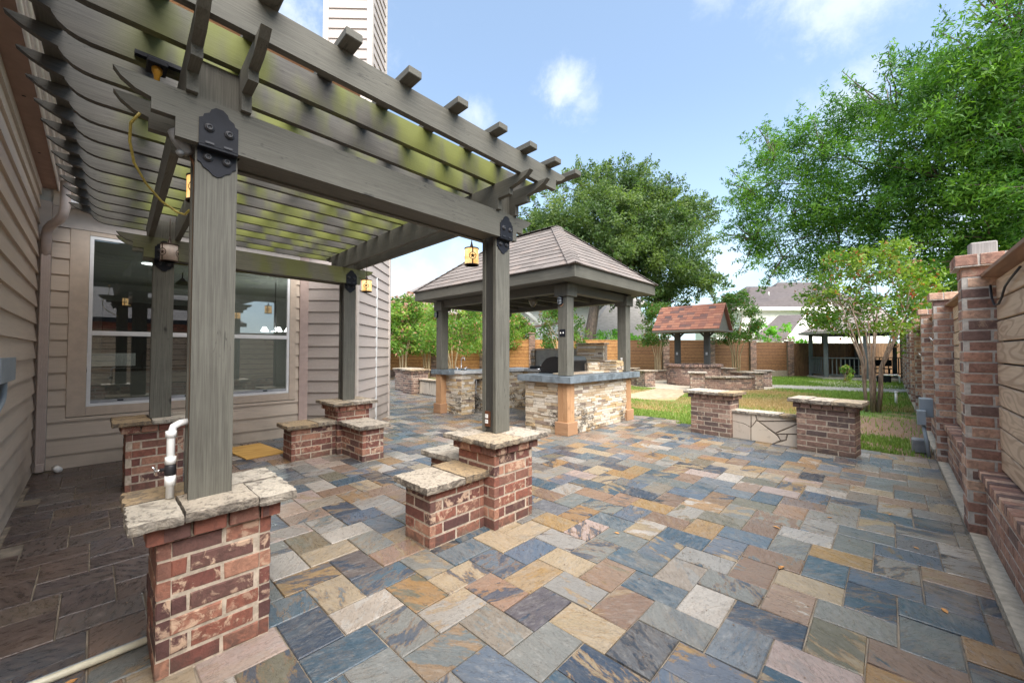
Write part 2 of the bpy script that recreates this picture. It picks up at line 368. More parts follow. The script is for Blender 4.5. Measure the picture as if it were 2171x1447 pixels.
CONC=m_simple('concrete',(.40,.37,.31),.9,0,.25,12,.4); CONCP=m_simple('pale_concrete',(.47,.40,.30),.9,0,.22,20,.5); PANELC=m_simple('cement_board',(.36,.35,.31),.8,0,.15,5,.05)
PATH=m_simple('sandy_path',(.40,.30,.19),.9,0,.25,6,.3)
RUSTP=m_simple('rust_brown_plate',(.12,.045,.02),.6,.2,.2,14,.1); LAMPG=m_simple('clear_lamp_glass',(.30,.32,.34),.12,0,.06,20,.0); SENS=m_simple('grey_fixture',(.25,.25,.25),.45,0,.15,14,.05)
def m_shade():
    m,nt,p,o=newmat('amber_mica_shade'); g=G(nt); n=g.noise(g.pos((1,1,1)),22,4,.6)
    c=g.mix(g.mr(n,.3,.7),(.95,.48,.13),(1.0,.72,.34)); nt.links.new(c,p.inputs['Base Color']); nt.links.new(c,p.inputs['Emission Color']); setin(p,Roughness=.5); p.inputs['Emission Strength'].default_value=.50; return m
SHADE=m_shade(); SHADE2=m_simple('unlit_mica_shade',(.62,.50,.42),.5,0,.12,24,.05); LFR=m_simple('lamp_frame',(.055,.03,.018),.5,.3,.2,14,.1)
def m_slate():
    m,nt,p,o=newmat('multicolour_slate'); g=G(nt); rx=g.rxyz()
    pal=[(0,(.075,.13,.175)),(.09,(.22,.24,.23)),(.17,(.06,.085,.125)),(.25,(.28,.275,.245)),(.33,(.15,.195,.24)),(.41,(.45,.285,.125)),(.48,(.36,.335,.30)),(.55,(.05,.062,.08)),(.61,(.52,.40,.26)),(.69,(.21,.19,.13)),(.74,(.10,.16,.205)),(.81,(.40,.25,.17)),(.86,(.62,.55,.47)),(.92,(.30,.19,.13)),(.96,(.56,.42,.36))]
    pal2=[(0,(.19,.225,.24)),(.16,(.48,.36,.21)),(.32,(.075,.10,.14)),(.44,(.32,.315,.27)),(.56,(.46,.26,.105)),(.68,(.46,.42,.37)),(.80,(.14,.185,.25)),(.90,(.38,.24,.16))]
    A=g.ramp(rx[0],pal,'CONSTANT'); B=g.ramp(rx[1],pal2,'CONSTANT')
    # direction of the stone's layering differs from tile to tile
    v0=g.pos((1,1,1),rnd=13.0)
    vr=N(nt,'ShaderNodeVectorRotate',rotation_type='Z_AXIS'); nt.links.new(v0,vr.inputs['Vector']); nt.links.new(g.math('MULTIPLY',rx[2],6.28),vr.inputs['Angle'])
    mp=N(nt,'ShaderNodeMapping'); nt.links.new(vr.outputs[0],mp.inputs[0]); mp.inputs['Scale'].default_value=(1,2.6,1)
    v=mp.outputs[0]
    n=g.noise(v,3.1,11,.72,.35); n2=g.noise(v,13,9,.74,.3); n3=g.noise(v0,60,5,.7,.2); cr=g.noise(v,3.0,6,.58,.25)
    thr=g.math('MULTIPLY',rx[1],.16)
    mask=g.mr(g.math('ADD',n,thr),.555,.605)
    gate=g.mr(rx[2],.28,.50,.25,.88); c=g.mix(g.math('MULTIPLY',mask,gate),A,B)
    halo=g.mr(g.math('ABSOLUTE',g.math('SUBTRACT',g.math('ADD',n,thr),.58)),.0,.025,.7,0); c=g.mix(g.math('MULTIPLY',halo,gate),c,(.40,.22,.08))
    c=g.mix(g.math('MULTIPLY',g.mr(n2,.50,.70),g.mr(rx[2],.2,.9,.75,.2)),c,g.mix(.55,c,(.60,.57,.52)))
    dk=g.mr(rx[1],.3,.9,.12,.75); c=g.mix(g.math('MULTIPLY',g.mr(n2,.30,.46,1,0),dk),c,g.mix(.7,c,(.02,.022,.026)))
    c=g.mix(g.mr(n3,.46,.72,0,.50),c,g.mix(.6,c,(.03,.03,.03))); n4=g.noise(v,7,8,.75,.2); c=g.mix(g.mr(n4,.44,.66,0,.42),c,g.mix(.5,c,(.30,.27,.23)))
    hs=g.math('MULTIPLY',cr,11.0); fr=g.math('FRACT',hs); vein=g.mr(fr,.0,.07,1,0); c=g.mix(g.math('MULTIPLY',vein,.55),c,(.045,.038,.034))
    vein2=g.mr(fr,.90,1.0,0,1); c=g.mix(g.math('MULTIPLY',vein2,.30),c,(.40,.36,.32))
    lay=g.math('ADD',g.math('FLOOR',hs),g.mr(fr,.0,.12,0,1))
    # dirt and lime bloom of the whole terrace, brown dirt in the corner by the house and along the wall
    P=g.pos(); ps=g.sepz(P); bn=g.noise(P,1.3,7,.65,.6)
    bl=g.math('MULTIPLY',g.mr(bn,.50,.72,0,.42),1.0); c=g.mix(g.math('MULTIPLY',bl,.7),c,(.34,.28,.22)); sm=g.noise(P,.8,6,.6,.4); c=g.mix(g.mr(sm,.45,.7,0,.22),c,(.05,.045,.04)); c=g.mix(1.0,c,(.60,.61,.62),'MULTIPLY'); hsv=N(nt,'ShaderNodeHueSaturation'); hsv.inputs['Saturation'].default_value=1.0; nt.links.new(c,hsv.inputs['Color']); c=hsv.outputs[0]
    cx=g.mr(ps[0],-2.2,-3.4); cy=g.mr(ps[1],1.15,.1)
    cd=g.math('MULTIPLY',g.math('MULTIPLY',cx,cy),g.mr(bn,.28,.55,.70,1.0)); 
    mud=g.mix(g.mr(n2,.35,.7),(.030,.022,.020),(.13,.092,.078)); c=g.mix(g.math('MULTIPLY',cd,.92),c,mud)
    wd=g.math('MULTIPLY',g.mr(ps[0],.0,.5),g.mr(bn,.42,.6)); c=g.mix(g.math('MULTIPLY',wd,.6),c,(.36,.28,.19))
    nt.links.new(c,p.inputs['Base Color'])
    nt.links.new(g.mr(n2,.3,.7,.20,.46),p.inputs['Roughness'])
    h=g.math('ADD',g.math('MULTIPLY',lay,.22),g.math('MULTIPLY',n2,.5)); nt.links.new(g.bump(h,.6,.008),p.inputs['Normal']); return m
SLATE=m_slate()
GROUT=m_simple('tile_grout',(.20,.165,.125),.9,0,.35,9,.3)
SLATEB=m_simple('blue_grey_slate',(.135,.16,.18),.45,0,.35,7,.2)
def m_flag():
    m,nt,p,o=newmat('flagstone'); g=G(nt); rx=g.rxyz()
    c=g.ramp(rx[0],[(0,(.53,.45,.35)),(.3,(.47,.37,.25)),(.5,(.58,.51,.41)),(.75,(.45,.32,.18)),(.88,(.52,.43,.31))],'CONSTANT')
    v=g.pos((1,1,1.5),rnd=5.0); n=g.noise(v,11,8,.68,.8); n2=g.noise(v,34,6,.7,.4)
    c=g.mix(g.mr(n,.50,.64,0,.75),c,(.17,.14,.11)); c=g.mix(g.mr(n2,.5,.68,0,.7),c,(.07,.058,.048))
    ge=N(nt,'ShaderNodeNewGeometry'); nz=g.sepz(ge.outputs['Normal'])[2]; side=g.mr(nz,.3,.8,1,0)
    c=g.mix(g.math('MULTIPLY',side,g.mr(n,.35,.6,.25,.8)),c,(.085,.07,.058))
    nt.links.new(c,p.inputs['Base Color']); setin(p,Roughness=.8); nt.links.new(g.bump(g.math('ADD',n,n2),1.0,.025),p.inputs['Normal']); return m
FLAG=m_flag()
def m_flag2():
    m,nt,p,o=newmat('cream_flagstone'); g=G(nt); rx=g.rxyz(); v=g.pos((1,1,1),rnd=5.0); n=g.noise(v,7,7,.6,.6)
    c=g.mix(rx[0],(.62,.53,.42),(.50,.42,.34)); c=g.mix(g.mr(n,.55,.75,0,.5),c,(.20,.15,.10)); nt.links.new(c,p.inputs['Base Color']); setin(p,Roughness=.85); nt.links.new(g.bump(n,.4,.01),p.inputs['Normal']); return m
FLAG2=m_flag2()
def m_ledge():
    m,nt,p,o=newmat('ledgestone'); g=G(nt); rx=g.rxyz()
    c=g.ramp(rx[0],[(0,(.52,.43,.31)),(.18,(.60,.53,.42)),(.36,(.44,.33,.21)),(.5,(.56,.50,.42)),(.64,(.36,.28,.20)),(.74,(.50,.36,.20)),(.84,(.62,.56,.47)),(.94,(.25,.19,.15))],'CONSTANT')
    v=g.pos((1,1,2),rnd=5.0); n=g.noise(v,24,7,.65,.6); c=g.mix(g.mr(n,.4,.75,0,.45),c,(.20,.15,.10))
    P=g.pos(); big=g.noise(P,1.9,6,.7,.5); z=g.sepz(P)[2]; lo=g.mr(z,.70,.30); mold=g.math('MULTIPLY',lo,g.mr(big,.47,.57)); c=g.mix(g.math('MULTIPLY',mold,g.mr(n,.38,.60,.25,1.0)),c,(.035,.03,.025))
    nt.links.new(c,p.inputs['Base Color']); setin(p,Roughness=.85); nt.links.new(g.bump(n,.6,.012),p.inputs['Normal']); return m
LEDGE=m_ledge()
def m_shingle(name,stops):
    m,nt,p,o=newmat(name); g=G(nt); rx=g.rxyz(); c=g.ramp(rx[0],stops); v=g.pos((1,1,1)); n=g.noise(v,160,3,.6); n2=g.noise(v,2.2,5,.6)
    c=g.mix(g.mr(n,.3,.7,0,.5),c,g.mix(.5,c,(.03,.03,.03))); c=g.mix(g.mr(n2,.4,.8,0,.3),c,(.12,.10,.09)); nt.links.new(c,p.inputs['Base Color']); setin(p,Roughness=.9); nt.links.new(g.bump(n,.4,.003),p.inputs['Normal']); return m
SH1=m_shingle('brown_shingle',[(0,(.145,.125,.112)),(.4,(.205,.175,.157)),(.7,(.18,.155,.14)),(1,(.235,.19,.165))])
SH2=m_shingle('red_shingle',[(0,(.085,.048,.045)),(.3,(.21,.080,.052)),(.7,(.26,.10,.06)),(1,(.31,.135,.08))])
def m_farroof(name,a,b,sx=1.0):
    m,nt,p,o=newmat(name); g=G(nt); P=g.pos(); z=g.sepz(P)[2]; n=g.noise(g.pos((2.2,2.2,9)),1.5,6,.7); n2=g.noise(P,.5,4,.6)
    w=g.math('FRACT',g.math('MULTIPLY',z,9.0)); c=g.mix(g.mr(n,.3,.7),a,b); c=g.mix(g.mr(w,.0,.25,.35,0),c,tuple(x*.5 for x in a)); c=g.mix(g.mr(n2,.45,.75,0,.35),c,tuple(x*.6 for x in a))
    nt.links.new(c,p.inputs['Base Color']); setin(p,Roughness=.9); return m
FR1=m_farroof('grey_brown_roof',(.17,.145,.13),(.26,.225,.205)); FR2=m_farroof('purple_grey_roof',(.07,.057,.055),(.11,.092,.088)); FR3=m_farroof('light_grey_roof',(.27,.25,.23),(.36,.335,.31))
FWALL=m_simple('cream_far_siding',(.66,.64,.58),.7,0,.04,3,0); FTRIM=m_simple('cream_fascia',(.72,.70,.64),.6,0,.03,3,0); SHED=m_simple('grey_white_siding',(.52,.53,.53),.7,0,.06,3,0); BRN2=m_simple('brown_sill',(.2,.12,.09),.7)
def m_leaf(name,c1,c2,c3,dry=None,tr=.45):
    m,nt,p,out=newmat(name); g=G(nt); rx=g.rxyz(); c=g.ramp(rx[0],[(0,c1),(.55,c2),(1,c3)])
    if dry: c=g.mix(g.mr(rx[1],dry[1],dry[1]+.02,0,1,),c,dry[0])
    nt.links.new(c,p.inputs['Base Color']); setin(p,Roughness=.45); p.inputs['Specular IOR Level'].default_value=.35
    t=N(nt,'ShaderNodeBsdfTranslucent'); nt.links.new(g.mix(1.0,c,(1.25,1.35,.5),'MULTIPLY'),t.inputs['Color'])
    mx=N(nt,'ShaderNodeMixShader'); mx.inputs[0].default_value=tr; nt.links.new(p.outputs[0],mx.inputs[1]); nt.links.new(t.outputs[0],mx.inputs[2]); nt.links.new(mx.outputs[0],out.inputs[0]); return m
LF_OAK=m_leaf('willow_oak_leaf',(.028,.085,.012),(.08,.20,.025),(.19,.36,.05))
LF_LIVE=m_leaf('live_oak_leaf',(.038,.075,.025),(.09,.155,.045),(.19,.26,.08))
LF_CR=m_leaf('crape_leaf',(.05,.12,.015),(.12,.22,.03),(.24,.33,.05),((.32,.13,.05),.92))
LF_CRF=m_leaf('crape_far_leaf',(.06,.14,.02),(.15,.28,.045),(.30,.42,.08),((.42,.20,.13),.90))
LF_DK=m_leaf('dark_bush_leaf',(.04,.10,.02),(.08,.17,.035),(.15,.26,.055),((.20,.08,.03),.93))
LF_BR=m_leaf('bright_sapling_leaf',(.10,.28,.03),(.17,.42,.05),(.26,.5,.08))
FLOWR=m_leaf('crape_flower',(.45,.06,.08),(.55,.10,.10),(.60,.25,.2)); FLOWP=m_leaf('pink_flower',(.48,.26,.27),(.58,.36,.35),(.66,.5,.46))
BLADE=m_leaf('grass_blade',(.12,.20,.035),(.20,.31,.06),(.31,.42,.11),((.46,.34,.17),.5),.3); DRYB=m_leaf('dry_grass_blade',(.40,.25,.10),(.50,.33,.15),(.58,.42,.22),None,.2)
def m_bark(name,a,b,sc_=6):
    m,nt,p,o=newmat(name); g=G(nt); n=g.noise(g.pos((6,6,1.2),rnd=2.0),sc_/2,7,.65,.5); c=g.mix(g.mr(n,.35,.65),a,b); nt.links.new(c,p.inputs['Base Color']); setin(p,Roughness=.85); nt.links.new(g.bump(n,.6,.02),p.inputs['Normal']); return m
BARKO=m_bark('oak_bark',(.06,.045,.035),(.16,.12,.09)); BARKC=m_bark('crape_bark',(.20,.13,.095),(.38,.28,.21)); BARKG=m_bark('crape_far_bark',(.30,.22,.12),(.48,.36,.22))
def m_lawn():
    m,nt,p,o=newmat('lawn_soil'); g=G(nt); P=g.pos(); n=g.noise(P,.55,5,.55,.4); f=g.noise(P,30,5,.7); ps=g.sepz(P)
    green=g.mix(g.mr(f,.3,.7),(.07,.14,.02),(.17,.28,.05)); straw=g.mix(g.mr(f,.3,.7),(.27,.19,.09),(.50,.38,.21))
    soil=g.mix(g.mr(f,.3,.7),(.16,.10,.06),(.32,.21,.14))
    c=g.mix(g.mr(n,.49,.57),straw,green)
    far=g.mr(g.math('ADD',ps[1],g.math('MULTIPLY',n,6.0)),18.5,20.5); c=g.mix(far,c,green)
    near=g.math('MULTIPLY',g.mr(ps[0],-1.2,-.7),g.mr(g.math('ADD',ps[1],g.math('MULTIPLY',n,3.0)),14.2,13.2)); c=g.mix(near,c,soil)
    nt.links.new(c,p.inputs['Base Color']); setin(p,Roughness=.95); nt.links.new(g.bump(f,.8,.03),p.inputs['Normal']); return m
LAWN=m_lawn()
SOIL=m_simple('soil',(.20,.13,.08),.95,0,.4,14,.8)
DLEAF=m_simple('dead_leaf',(.42,.20,.06),.7,0,.5,20,.1)
SMOKE=m_simple('smoked_glass',(.13,.115,.085),.15,0,.3,30,0)
#BODY
# ------------------------------------------------------------------ ground
def sheet(name,x0,y0,x1,y1,z,mat,nx=1,ny=1,th=None):
    b=MB()
    if th: b.box((x0,y0,z-th),(x1,y1,z),mat)
    else: b.add([(x0,y0,z),(x1,y0,z),(x1,y1,z),(x0,y1,z)],[(0,1,2,3)],mat)
    return b
b=sheet('lawn',-160,-60,160,200,-.03,LAWN); b.build('lawn',loc=(0,20,-.03),kind='structure',label='patchy back lawn of green grass, straw and bare soil')
# ---- slate terrace
U=.1142
pat=MB(); pat.box((-24,-.52,-.12),(-8.2,12.0,-.010),GROUT); pat.box((-8.2,-.52,-.12),(-5.0,9.7,-.010),GROUT); pat.box((-5.0,-.52,-.12),(-3.2,8.58,-.010),GROUT); pat.box((-3.2,-.52,-.12),(-1.9,8.2,-.010),GROUT); pat.box((-1.9,-1.2,-.12),(.44,7.88,-.010),GROUT)
patio=pat.build('slate_patio',loc=(-2,3,0),kind='structure',label='slate terrace laid in a staggered two by three pattern')
def in_patio(x,y):
    if x>.44 or x<-24: return False
    if y<-.5: return x>-1.9 and y>-1.2
    if x>-1.9: return y<7.80
    if x>-3.2: return y<8.1
    if x>-5.0: return y<8.5
    if x>-8.2: return y<9.6
    return y<11.9
def vis(x,y,m=.25):
    d=depth((x,y)); l=x*math.cos(YAW)+y*math.sin(YAW)
    if d<.35: return False
    return abs(l)/d<1.36+m/d and (CAMZ/d)<0.95+m
tiles=[]
def tile_spec(x0,y0,x1,y1):
    if x1>.43:x1=.43
    if x1-x0<.04: return
    g=.0035; c=((x0+x1)/2,(y0+y1)/2,0); rn=(random.random(),random.random(),random.random()); h=random.uniform(-.0028,.0028)
    def fa(b):
        X0,X1,Y0,Y1=x0+g,x1-g,y0+g,y1-g; j=lambda:random.uniform(-.0026,.0026); e=.0045
        T=[(X0+e+j(),Y0+e+j(),h+j()*.5),(X1-e+j(),Y0+e+j(),h+j()*.5),(X1-e+j(),Y1-e+j(),h+j()*.5),(X0+e+j(),Y1-e+j(),h+j()*.5)]
        M=[(X0+j(),Y0+j(),h-.004),(X1+j(),Y0+j(),h-.004),(X1+j(),Y1+j(),h-.004),(X0+j(),Y1+j(),h-.004)]
        B=[(x,y,-.03) for x,y,z in M]
        fs=[(8,9,10,11)]+[(i,(i+1)%4,4+(i+1)%4,4+i) for i in range(4)]+[(4+i,4+(i+1)%4,8+(i+1)%4,8+i) for i in range(4)]
        b.add(B+M+T,fs,SLATE,rn)
    d=max(depth(c),.5); l=c[0]*math.cos(YAW)+c[1]*math.sin(YAW)
    area=841*841*(x1-x0)*(y1-y0)*CAMZ/d**3/ (1+(l/d)**2)**.5
    seen=1 if vis(c[0],c[1]) else 0
    tiles.append((area*seen,fa))
for n in range(-215,8):
    s=(5*(n+3))%12
    for k in range(-4,10):
        X0=n*U+.01; Y0=2.40+(s+12*k)*U
        for (a,b_,w,h_) in((0,0,2,3),(0,3,3,2)):
            x0=X0+a*U; y0=Y0+b_*U
            if in_patio(x0+w*U/2 if x0+w*U<.5 else x0+.05,y0+h_*U/2): tile_spec(x0,y0,x0+w*U,y0+h_*U)
tiles.sort(key=lambda t:-t[0]); rest=MB()
for i,(a,fa) in enumerate(tiles):
    if i<290:
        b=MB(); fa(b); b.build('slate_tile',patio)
    else: fa(rest)
rest.build('slate_tiles',patio,kind='stuff')
# dark slate border at the lawn edge, concrete footing along the wall
b=MB(); b.box((.44,-1.2,-.1),(.80,34,.012),CONCP); b.build('concrete_footing',kind='structure',label='narrow concrete strip along the foot of the brick wall',loc=(.6,10,0))
b=MB()
for i in range(3):
    for j in range(5): b.box((-3.95+j*.45,8.12+i*.02,-.03),(-3.52+j*.45,8.5,.0),SLATEB)
# garden path
b=MB(); pts=[(-4.2,9.3),(-5.2,9.6),(-6.6,12.2),(-7.2,15.2),(-5.6,15.0),(-5.1,12.6)]
b.prism([(-5.5,11.6),(-4.9,13.0),(-5.45,15.4),(-6.75,15.4),(-6.5,13.0),(-7.2,11.7)],'Z',-.06,-.012,PATH); b.build('garden_path',kind='structure',loc=(-5.5,12,0),label='sandy path leading to the wishing well')
b=MB(); cx,cy=-6.35,18.4
b.prism([(cx+3.0*math.cos(a*PI/12),cy+3.0*math.sin(a*PI/12)) for a in range(24)],'Z',-.08,.0,CONCP); b.build('well_paving',kind='structure',loc=(cx,cy,0),label='round pale paving under the wishing well')
b=MB(); b.prism([(-3.7,18.6),(-.2,19.2),(1.2,22),(-1.2,25.5),(-3.2,24.6),(-1.7,21.6),(-4.2,20.6)],'Z',-.06,-.004,CONC); b.build('gazebo_path',kind='structure',loc=(-2,22,0),label='grey concrete path to the gazebo')

# ------------------------------------------------------------------ bricks
def brick_run(o,u,n,L,z0,courses,ch,bl,mat,off=0.0,j=.012,t=.05,zt=None,course_fn=None,specs=None,hb=None):
    """bricks on one face. o: (x,y) start on the face plane, u: 2D direction, n: outward 2D normal"""
    out=[] if specs is None else specs
    for k in range(courses):
        prot=0.0
        s=-(off+(bl/2 if k%2 else 0)) 
        s+= random.uniform(-.004,.004)
        z=z0+k*ch+ch/2
        while s<L:
            a=max(s,0); e=min(s+bl-j,L); s+=bl
            if e-a<.025: continue
            cx=o[0]+u[0]*(a+e)/2; cy=o[1]+u[1]*(a+e)/2; pr=random.uniform(-.002,.003); rn=(random.random(),random.random(),random.random()); hh=ch-j+random.uniform(-.002,.001)
            c=(cx,cy,z)
            def fa(b,c=c,w=e-a,pr=pr,rn=rn,hh=hh):
                U_=(u[0],u[1],0);Nn=(n[0],n[1],0); q=lambda a_,z_,d_:(c[0]+u[0]*a_+n[0]*d_,c[1]+u[1]*a_+n[1]*d_,c[2]+z_)
                jj=lambda:random.uniform(-.0022,.0022); e_=.005; W=w/2;H=hh/2
                ring=((-1,-1),(1,-1),(1,1),(-1,1))
                Bk=[q(W*a_,H*z_,-t) for a_,z_ in ring]; M=[q(W*a_+jj(),H*z_+jj(),pr-.005) for a_,z_ in ring]; T=[q((W-e_)*a_+jj(),(H-e_)*z_+jj(),pr+jj()*.6) for a_,z_ in ring]
                fs=[(8,9,10,11)]+[(i,(i+1)%4,4+(i+1)%4,4+i) for i in range(4)]+[(4+i,4+(i+1)%4,8+(i+1)%4,8+i) for i in range(4)]
                b.add(Bk+M+T,fs,mat,rn)
            # keep faces pointing outwards
            out.append((c,max(e-a,ch),fa))
    return out
def ring_faces(x0,y0,x1,y1):
    return [((x0,y0),(1,0),(0,-1),x1-x0),((x1,y0),(0,1),(1,0),y1-y0),((x1,y1),(-1,0),(0,1),x1-x0),((x0,y1),(0,-1),(-1,0),y1-y0)]
def rot2(p,c,a):
    x,y=p[0]-c[0],p[1]-c[1]; return (c[0]+x*math.cos(a)-y*math.sin(a),c[1]+x*math.sin(a)+y*math.cos(a))
def flag_cap(parent,x0,y0,x1,y1,z,th=.05,nx=2,ny=2,fn=None,mat=None,rough=.010,minpx=9,name='flagstone'):
    "rough flagstone slab split into a few stones, ragged outer edge"
    mat=mat or FLAG
    xs=[x0]+sorted([x0+(x1-x0)*(i+random.uniform(-.22,.22))/nx for i in range(1,nx)])+[x1]
    sp=[]
    for i in range(nx):
        m=ny if not isinstance(ny,list) else ny[i]
        ys=[y0]+sorted([y0+(y1-y0)*(k+random.uniform(-.22,.22))/m for k in range(1,m)])+[y1]
        for k in range(m):
            a0,a1,b0,b1=xs[i],xs[i+1],ys[k],ys[k+1]; hz=z+random.uniform(-.006,.004); rn=(random.random(),random.random(),random.random())
            def fa(b,a0=a0,a1=a1,b0=b0,b1=b1,hz=hz,rn=rn):
                g=.003; P=[]
                seg=.028
                for (p,q,out) in(((a0,b0),(a1,b0),b0==y0),((a1,b0),(a1,b1),a1==x1),((a1,b1),(a0,b1),b1==y1),((a0,b1),(a0,b0),a0==x0)):
                    L=math.hypot(q[0]-p[0],q[1]-p[1]); m_=max(2,int(L/seg)); nx_,ny_=((q[1]-p[1])/L,-(q[0]-p[0])/L)
                    for t in range(m_):
                        f=t/m_; d=(random.uniform(-rough,rough*.7) if out else -g+random.uniform(-.0015,.001))
                        P.append((p[0]+(q[0]-p[0])*f+nx_*d,p[1]+(q[1]-p[1])*f+ny_*d))
                cx=sum(p[0] for p in P)/len(P);cy=sum(p[1] for p in P)/len(P); n=len(P)
                def sh_(k_,zz,jz=0): return [(cx+(p[0]-cx)*k_,cy+(p[1]-cy)*k_,zz+random.uniform(-jz,jz)) for p in P]
                w=max(a1-a0,b1-b0); i1=1-.004/w*2; i2=1-.03/w*2
                lay=[sh_(i1,hz-th),sh_(1.0,hz-th*.72,.004),sh_(1.0-.002/w*2,hz-th*.25,.003),sh_(i1,hz-.002,.0015),sh_(max(i2,.6),hz,.0018)]
                vs=[v for l in lay for v in l]; fs=[tuple(range(n))[::-1]]
                for r in range(4): fs+=[(r*n+q_,r*n+(q_+1)%n,(r+1)*n+(q_+1)%n,(r+1)*n+q_) for q_ in range(n)]
                vs.append((cx,cy,hz+random.uniform(-.001,.002))); c_=len(vs)-1
                fs+=[(4*n+q_,4*n+(q_+1)%n,c_) for q_ in range(n)]
                b.add(vs,fs,mat,rn)
            sp.append((((a0+a1)/2,(b0+b1)/2,z),max(a1-a0,b1-b0),fa))
    pieces(sp,parent,name,minpx=minpx,fn=fn)
def masonry(parent,x0,y0,x1,y1,courses,ch=.086,bl=.262,mat=BR1,mort=MORTAR,corbel=True,offs=(0,.06,0,.06),fn=None,limit=250,z0=0.0,minpx=9.0,specs_only=False,corb_out=.035):
    body=MB(); ins=.0035; zt=z0+courses*ch
    body.box((x0+ins,y0+ins,z0-.02),(x1-ins,y1-ins,zt+(ch if corbel else 0)-.002),mort)
    body.build('mortar_core',parent,fn=fn)
    sp=[]
    for (o,u,n,L),of in zip(ring_faces(x0,y0,x1,y1),offs):
        if abs(n[0])>.5: o=(o[0]+u[0]*.051,o[1]+u[1]*.051); L-=.102
        brick_run(o,u,n,L,z0,courses,ch,bl,mat,off=of,specs=sp)
    if corbel:
        c=corb_out
        for (o,u,n,L) in ring_faces(x0-c,y0-c,x1+c,y1+c):
            if abs(n[0])>.5: o=(o[0]+u[0]*.051,o[1]+u[1]*.051); L-=.102
            brick_run(o,u,n,L,zt,1,ch,bl*.52,mat,off=.03,specs=sp,t=.09)
    pieces(sp,parent,'brick',minpx=minpx,limit=limit,fn=fn)
    return zt+(ch if corbel else 0)

def shear(v):   # the pergola is not perfectly square to the house
    x,y,z=v; return (x-.027*(y-.41),y-.030*(x+2.54),z)

# ---- pergola footings (brick pillars with low wing walls)
def pergola_pillar(x0,y0,x1,y1,label,wings,cap=(.085,),nxy=(2,2)):
    e=empty('brick_pillar',((x0+x1)/2,(y0+y1)/2,0),label,'brick pillar','brick pillars carrying the pergola posts')
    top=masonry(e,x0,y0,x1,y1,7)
    o=.10; flag_cap(e,x0-o,y0-o,x1+o,y1+o,top+.046,.044,*nxy)
    for (a0,b0,a1,b1) in wings:
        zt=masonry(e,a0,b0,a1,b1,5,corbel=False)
        dx=[.07,.07];dy=[.07,.07]
        ax0=a0-.07 if a0<x0 or a0>=x1-.01 and False else a0; 
        X0,X1,Y0,Y1=a0-.07,a1+.07,b0-.07,b1+.07
        if abs(a1-x0)<.01: X1=a1
        if abs(a0-x1)<.01: X0=a0
        if abs(b1-y0)<.01: Y1=b1
        if abs(b0-y1)<.01: Y0=b0
        flag_cap(e,X0,Y0,X1,Y1,zt+.05,.052,*((2,1) if (X1-X0)>(Y1-Y0) else (1,2)))
    return e
p_near=pergola_pillar(-2.73,.205,-2.355,.652,'nearest brick pillar, with a white plastic pipe standing on its cap',[],nxy=(2,[2,3]))
p_mid=pergola_pillar(-2.80,2.253,-2.335,2.72,'brick pillar with low wing walls, under the post with a rust coloured outlet plate',[(-2.79,1.715,-2.458,2.253),(-3.33,2.33,-2.80,2.66)])
p_bl=pergola_pillar(-6.10,.235,-5.69,.70,'brick pillar in front of the window, partly hidden by the nearest post',[],nxy=(2,2))
p_br=pergola_pillar(-6.10,2.375,-5.64,2.84,'brick pillar with two wing walls at the corner of the house',[(-6.02,1.80,-5.70,2.375),(-5.64,2.44,-5.02,2.74)])

# ------------------------------------------------------------------ pergola
perg=empty('pergola',(-4.2,1.45,0),'large dark stained timber pergola with curved rafter tails over the terrace','pergola')
PY=[(.325,.50),(2.43,2.61)]; PX=[(-2.63,-2.45),(-5.95,-5.77)]
def post_parts(x0,x1,y0,y1,z0,z1):
    b=MB(); t=.036
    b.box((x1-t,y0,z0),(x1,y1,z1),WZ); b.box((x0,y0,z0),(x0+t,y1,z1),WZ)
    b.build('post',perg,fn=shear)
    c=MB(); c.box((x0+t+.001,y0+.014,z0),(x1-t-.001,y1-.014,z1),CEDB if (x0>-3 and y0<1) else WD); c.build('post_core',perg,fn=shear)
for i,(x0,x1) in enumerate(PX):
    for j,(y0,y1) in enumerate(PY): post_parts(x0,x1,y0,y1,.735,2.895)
def beam_profile(s0,s1,z0,z1,st,tip,k=1.0):
    "ornamental double stepped ends with a blade shaped tip"
    h=z1-z0
    L=[(s0-st-tip,z1),(s0-st-tip*.80,z1-h*.15),(s0-st-tip*.42,z1-h*.30),(s0-st,z1-h*.37),(s0-st,z1-h*.60),(s0,z1-h*.60),(s0,z0)]
    R=[(s1,z0),(s1,z1-h*.60),(s1+st,z1-h*.60),(s1+st,z1-h*.37),(s1+st+tip*.42,z1-h*.30),(s1+st+tip*.80,z1-h*.15),(s1+st+tip,z1)]
    return L+R
ZB0,ZB1,ZB2=2.46,2.685,2.912
th=.045
for xi,(x0,x1) in enumerate(PX):
    for X in (x1,x0-th):
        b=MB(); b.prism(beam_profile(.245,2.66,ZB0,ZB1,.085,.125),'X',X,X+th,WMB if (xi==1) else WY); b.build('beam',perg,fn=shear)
    b=MB(); b.box((x0+.001,.515,ZB0+.012),(x1-.001,2.42,ZB0+.03),WY); b.build('beam_underside',perg,fn=shear)
for yi,(y0,y1) in enumerate(PY):
    for Y in (y0-th,y1):
        b=MB(); b.prism(beam_profile(-6.02,-2.375,ZB1+.001,ZB2,.14,.235)[::-1],'Y',Y,Y+th,WX); b.build('cross_beam',perg,fn=shear)
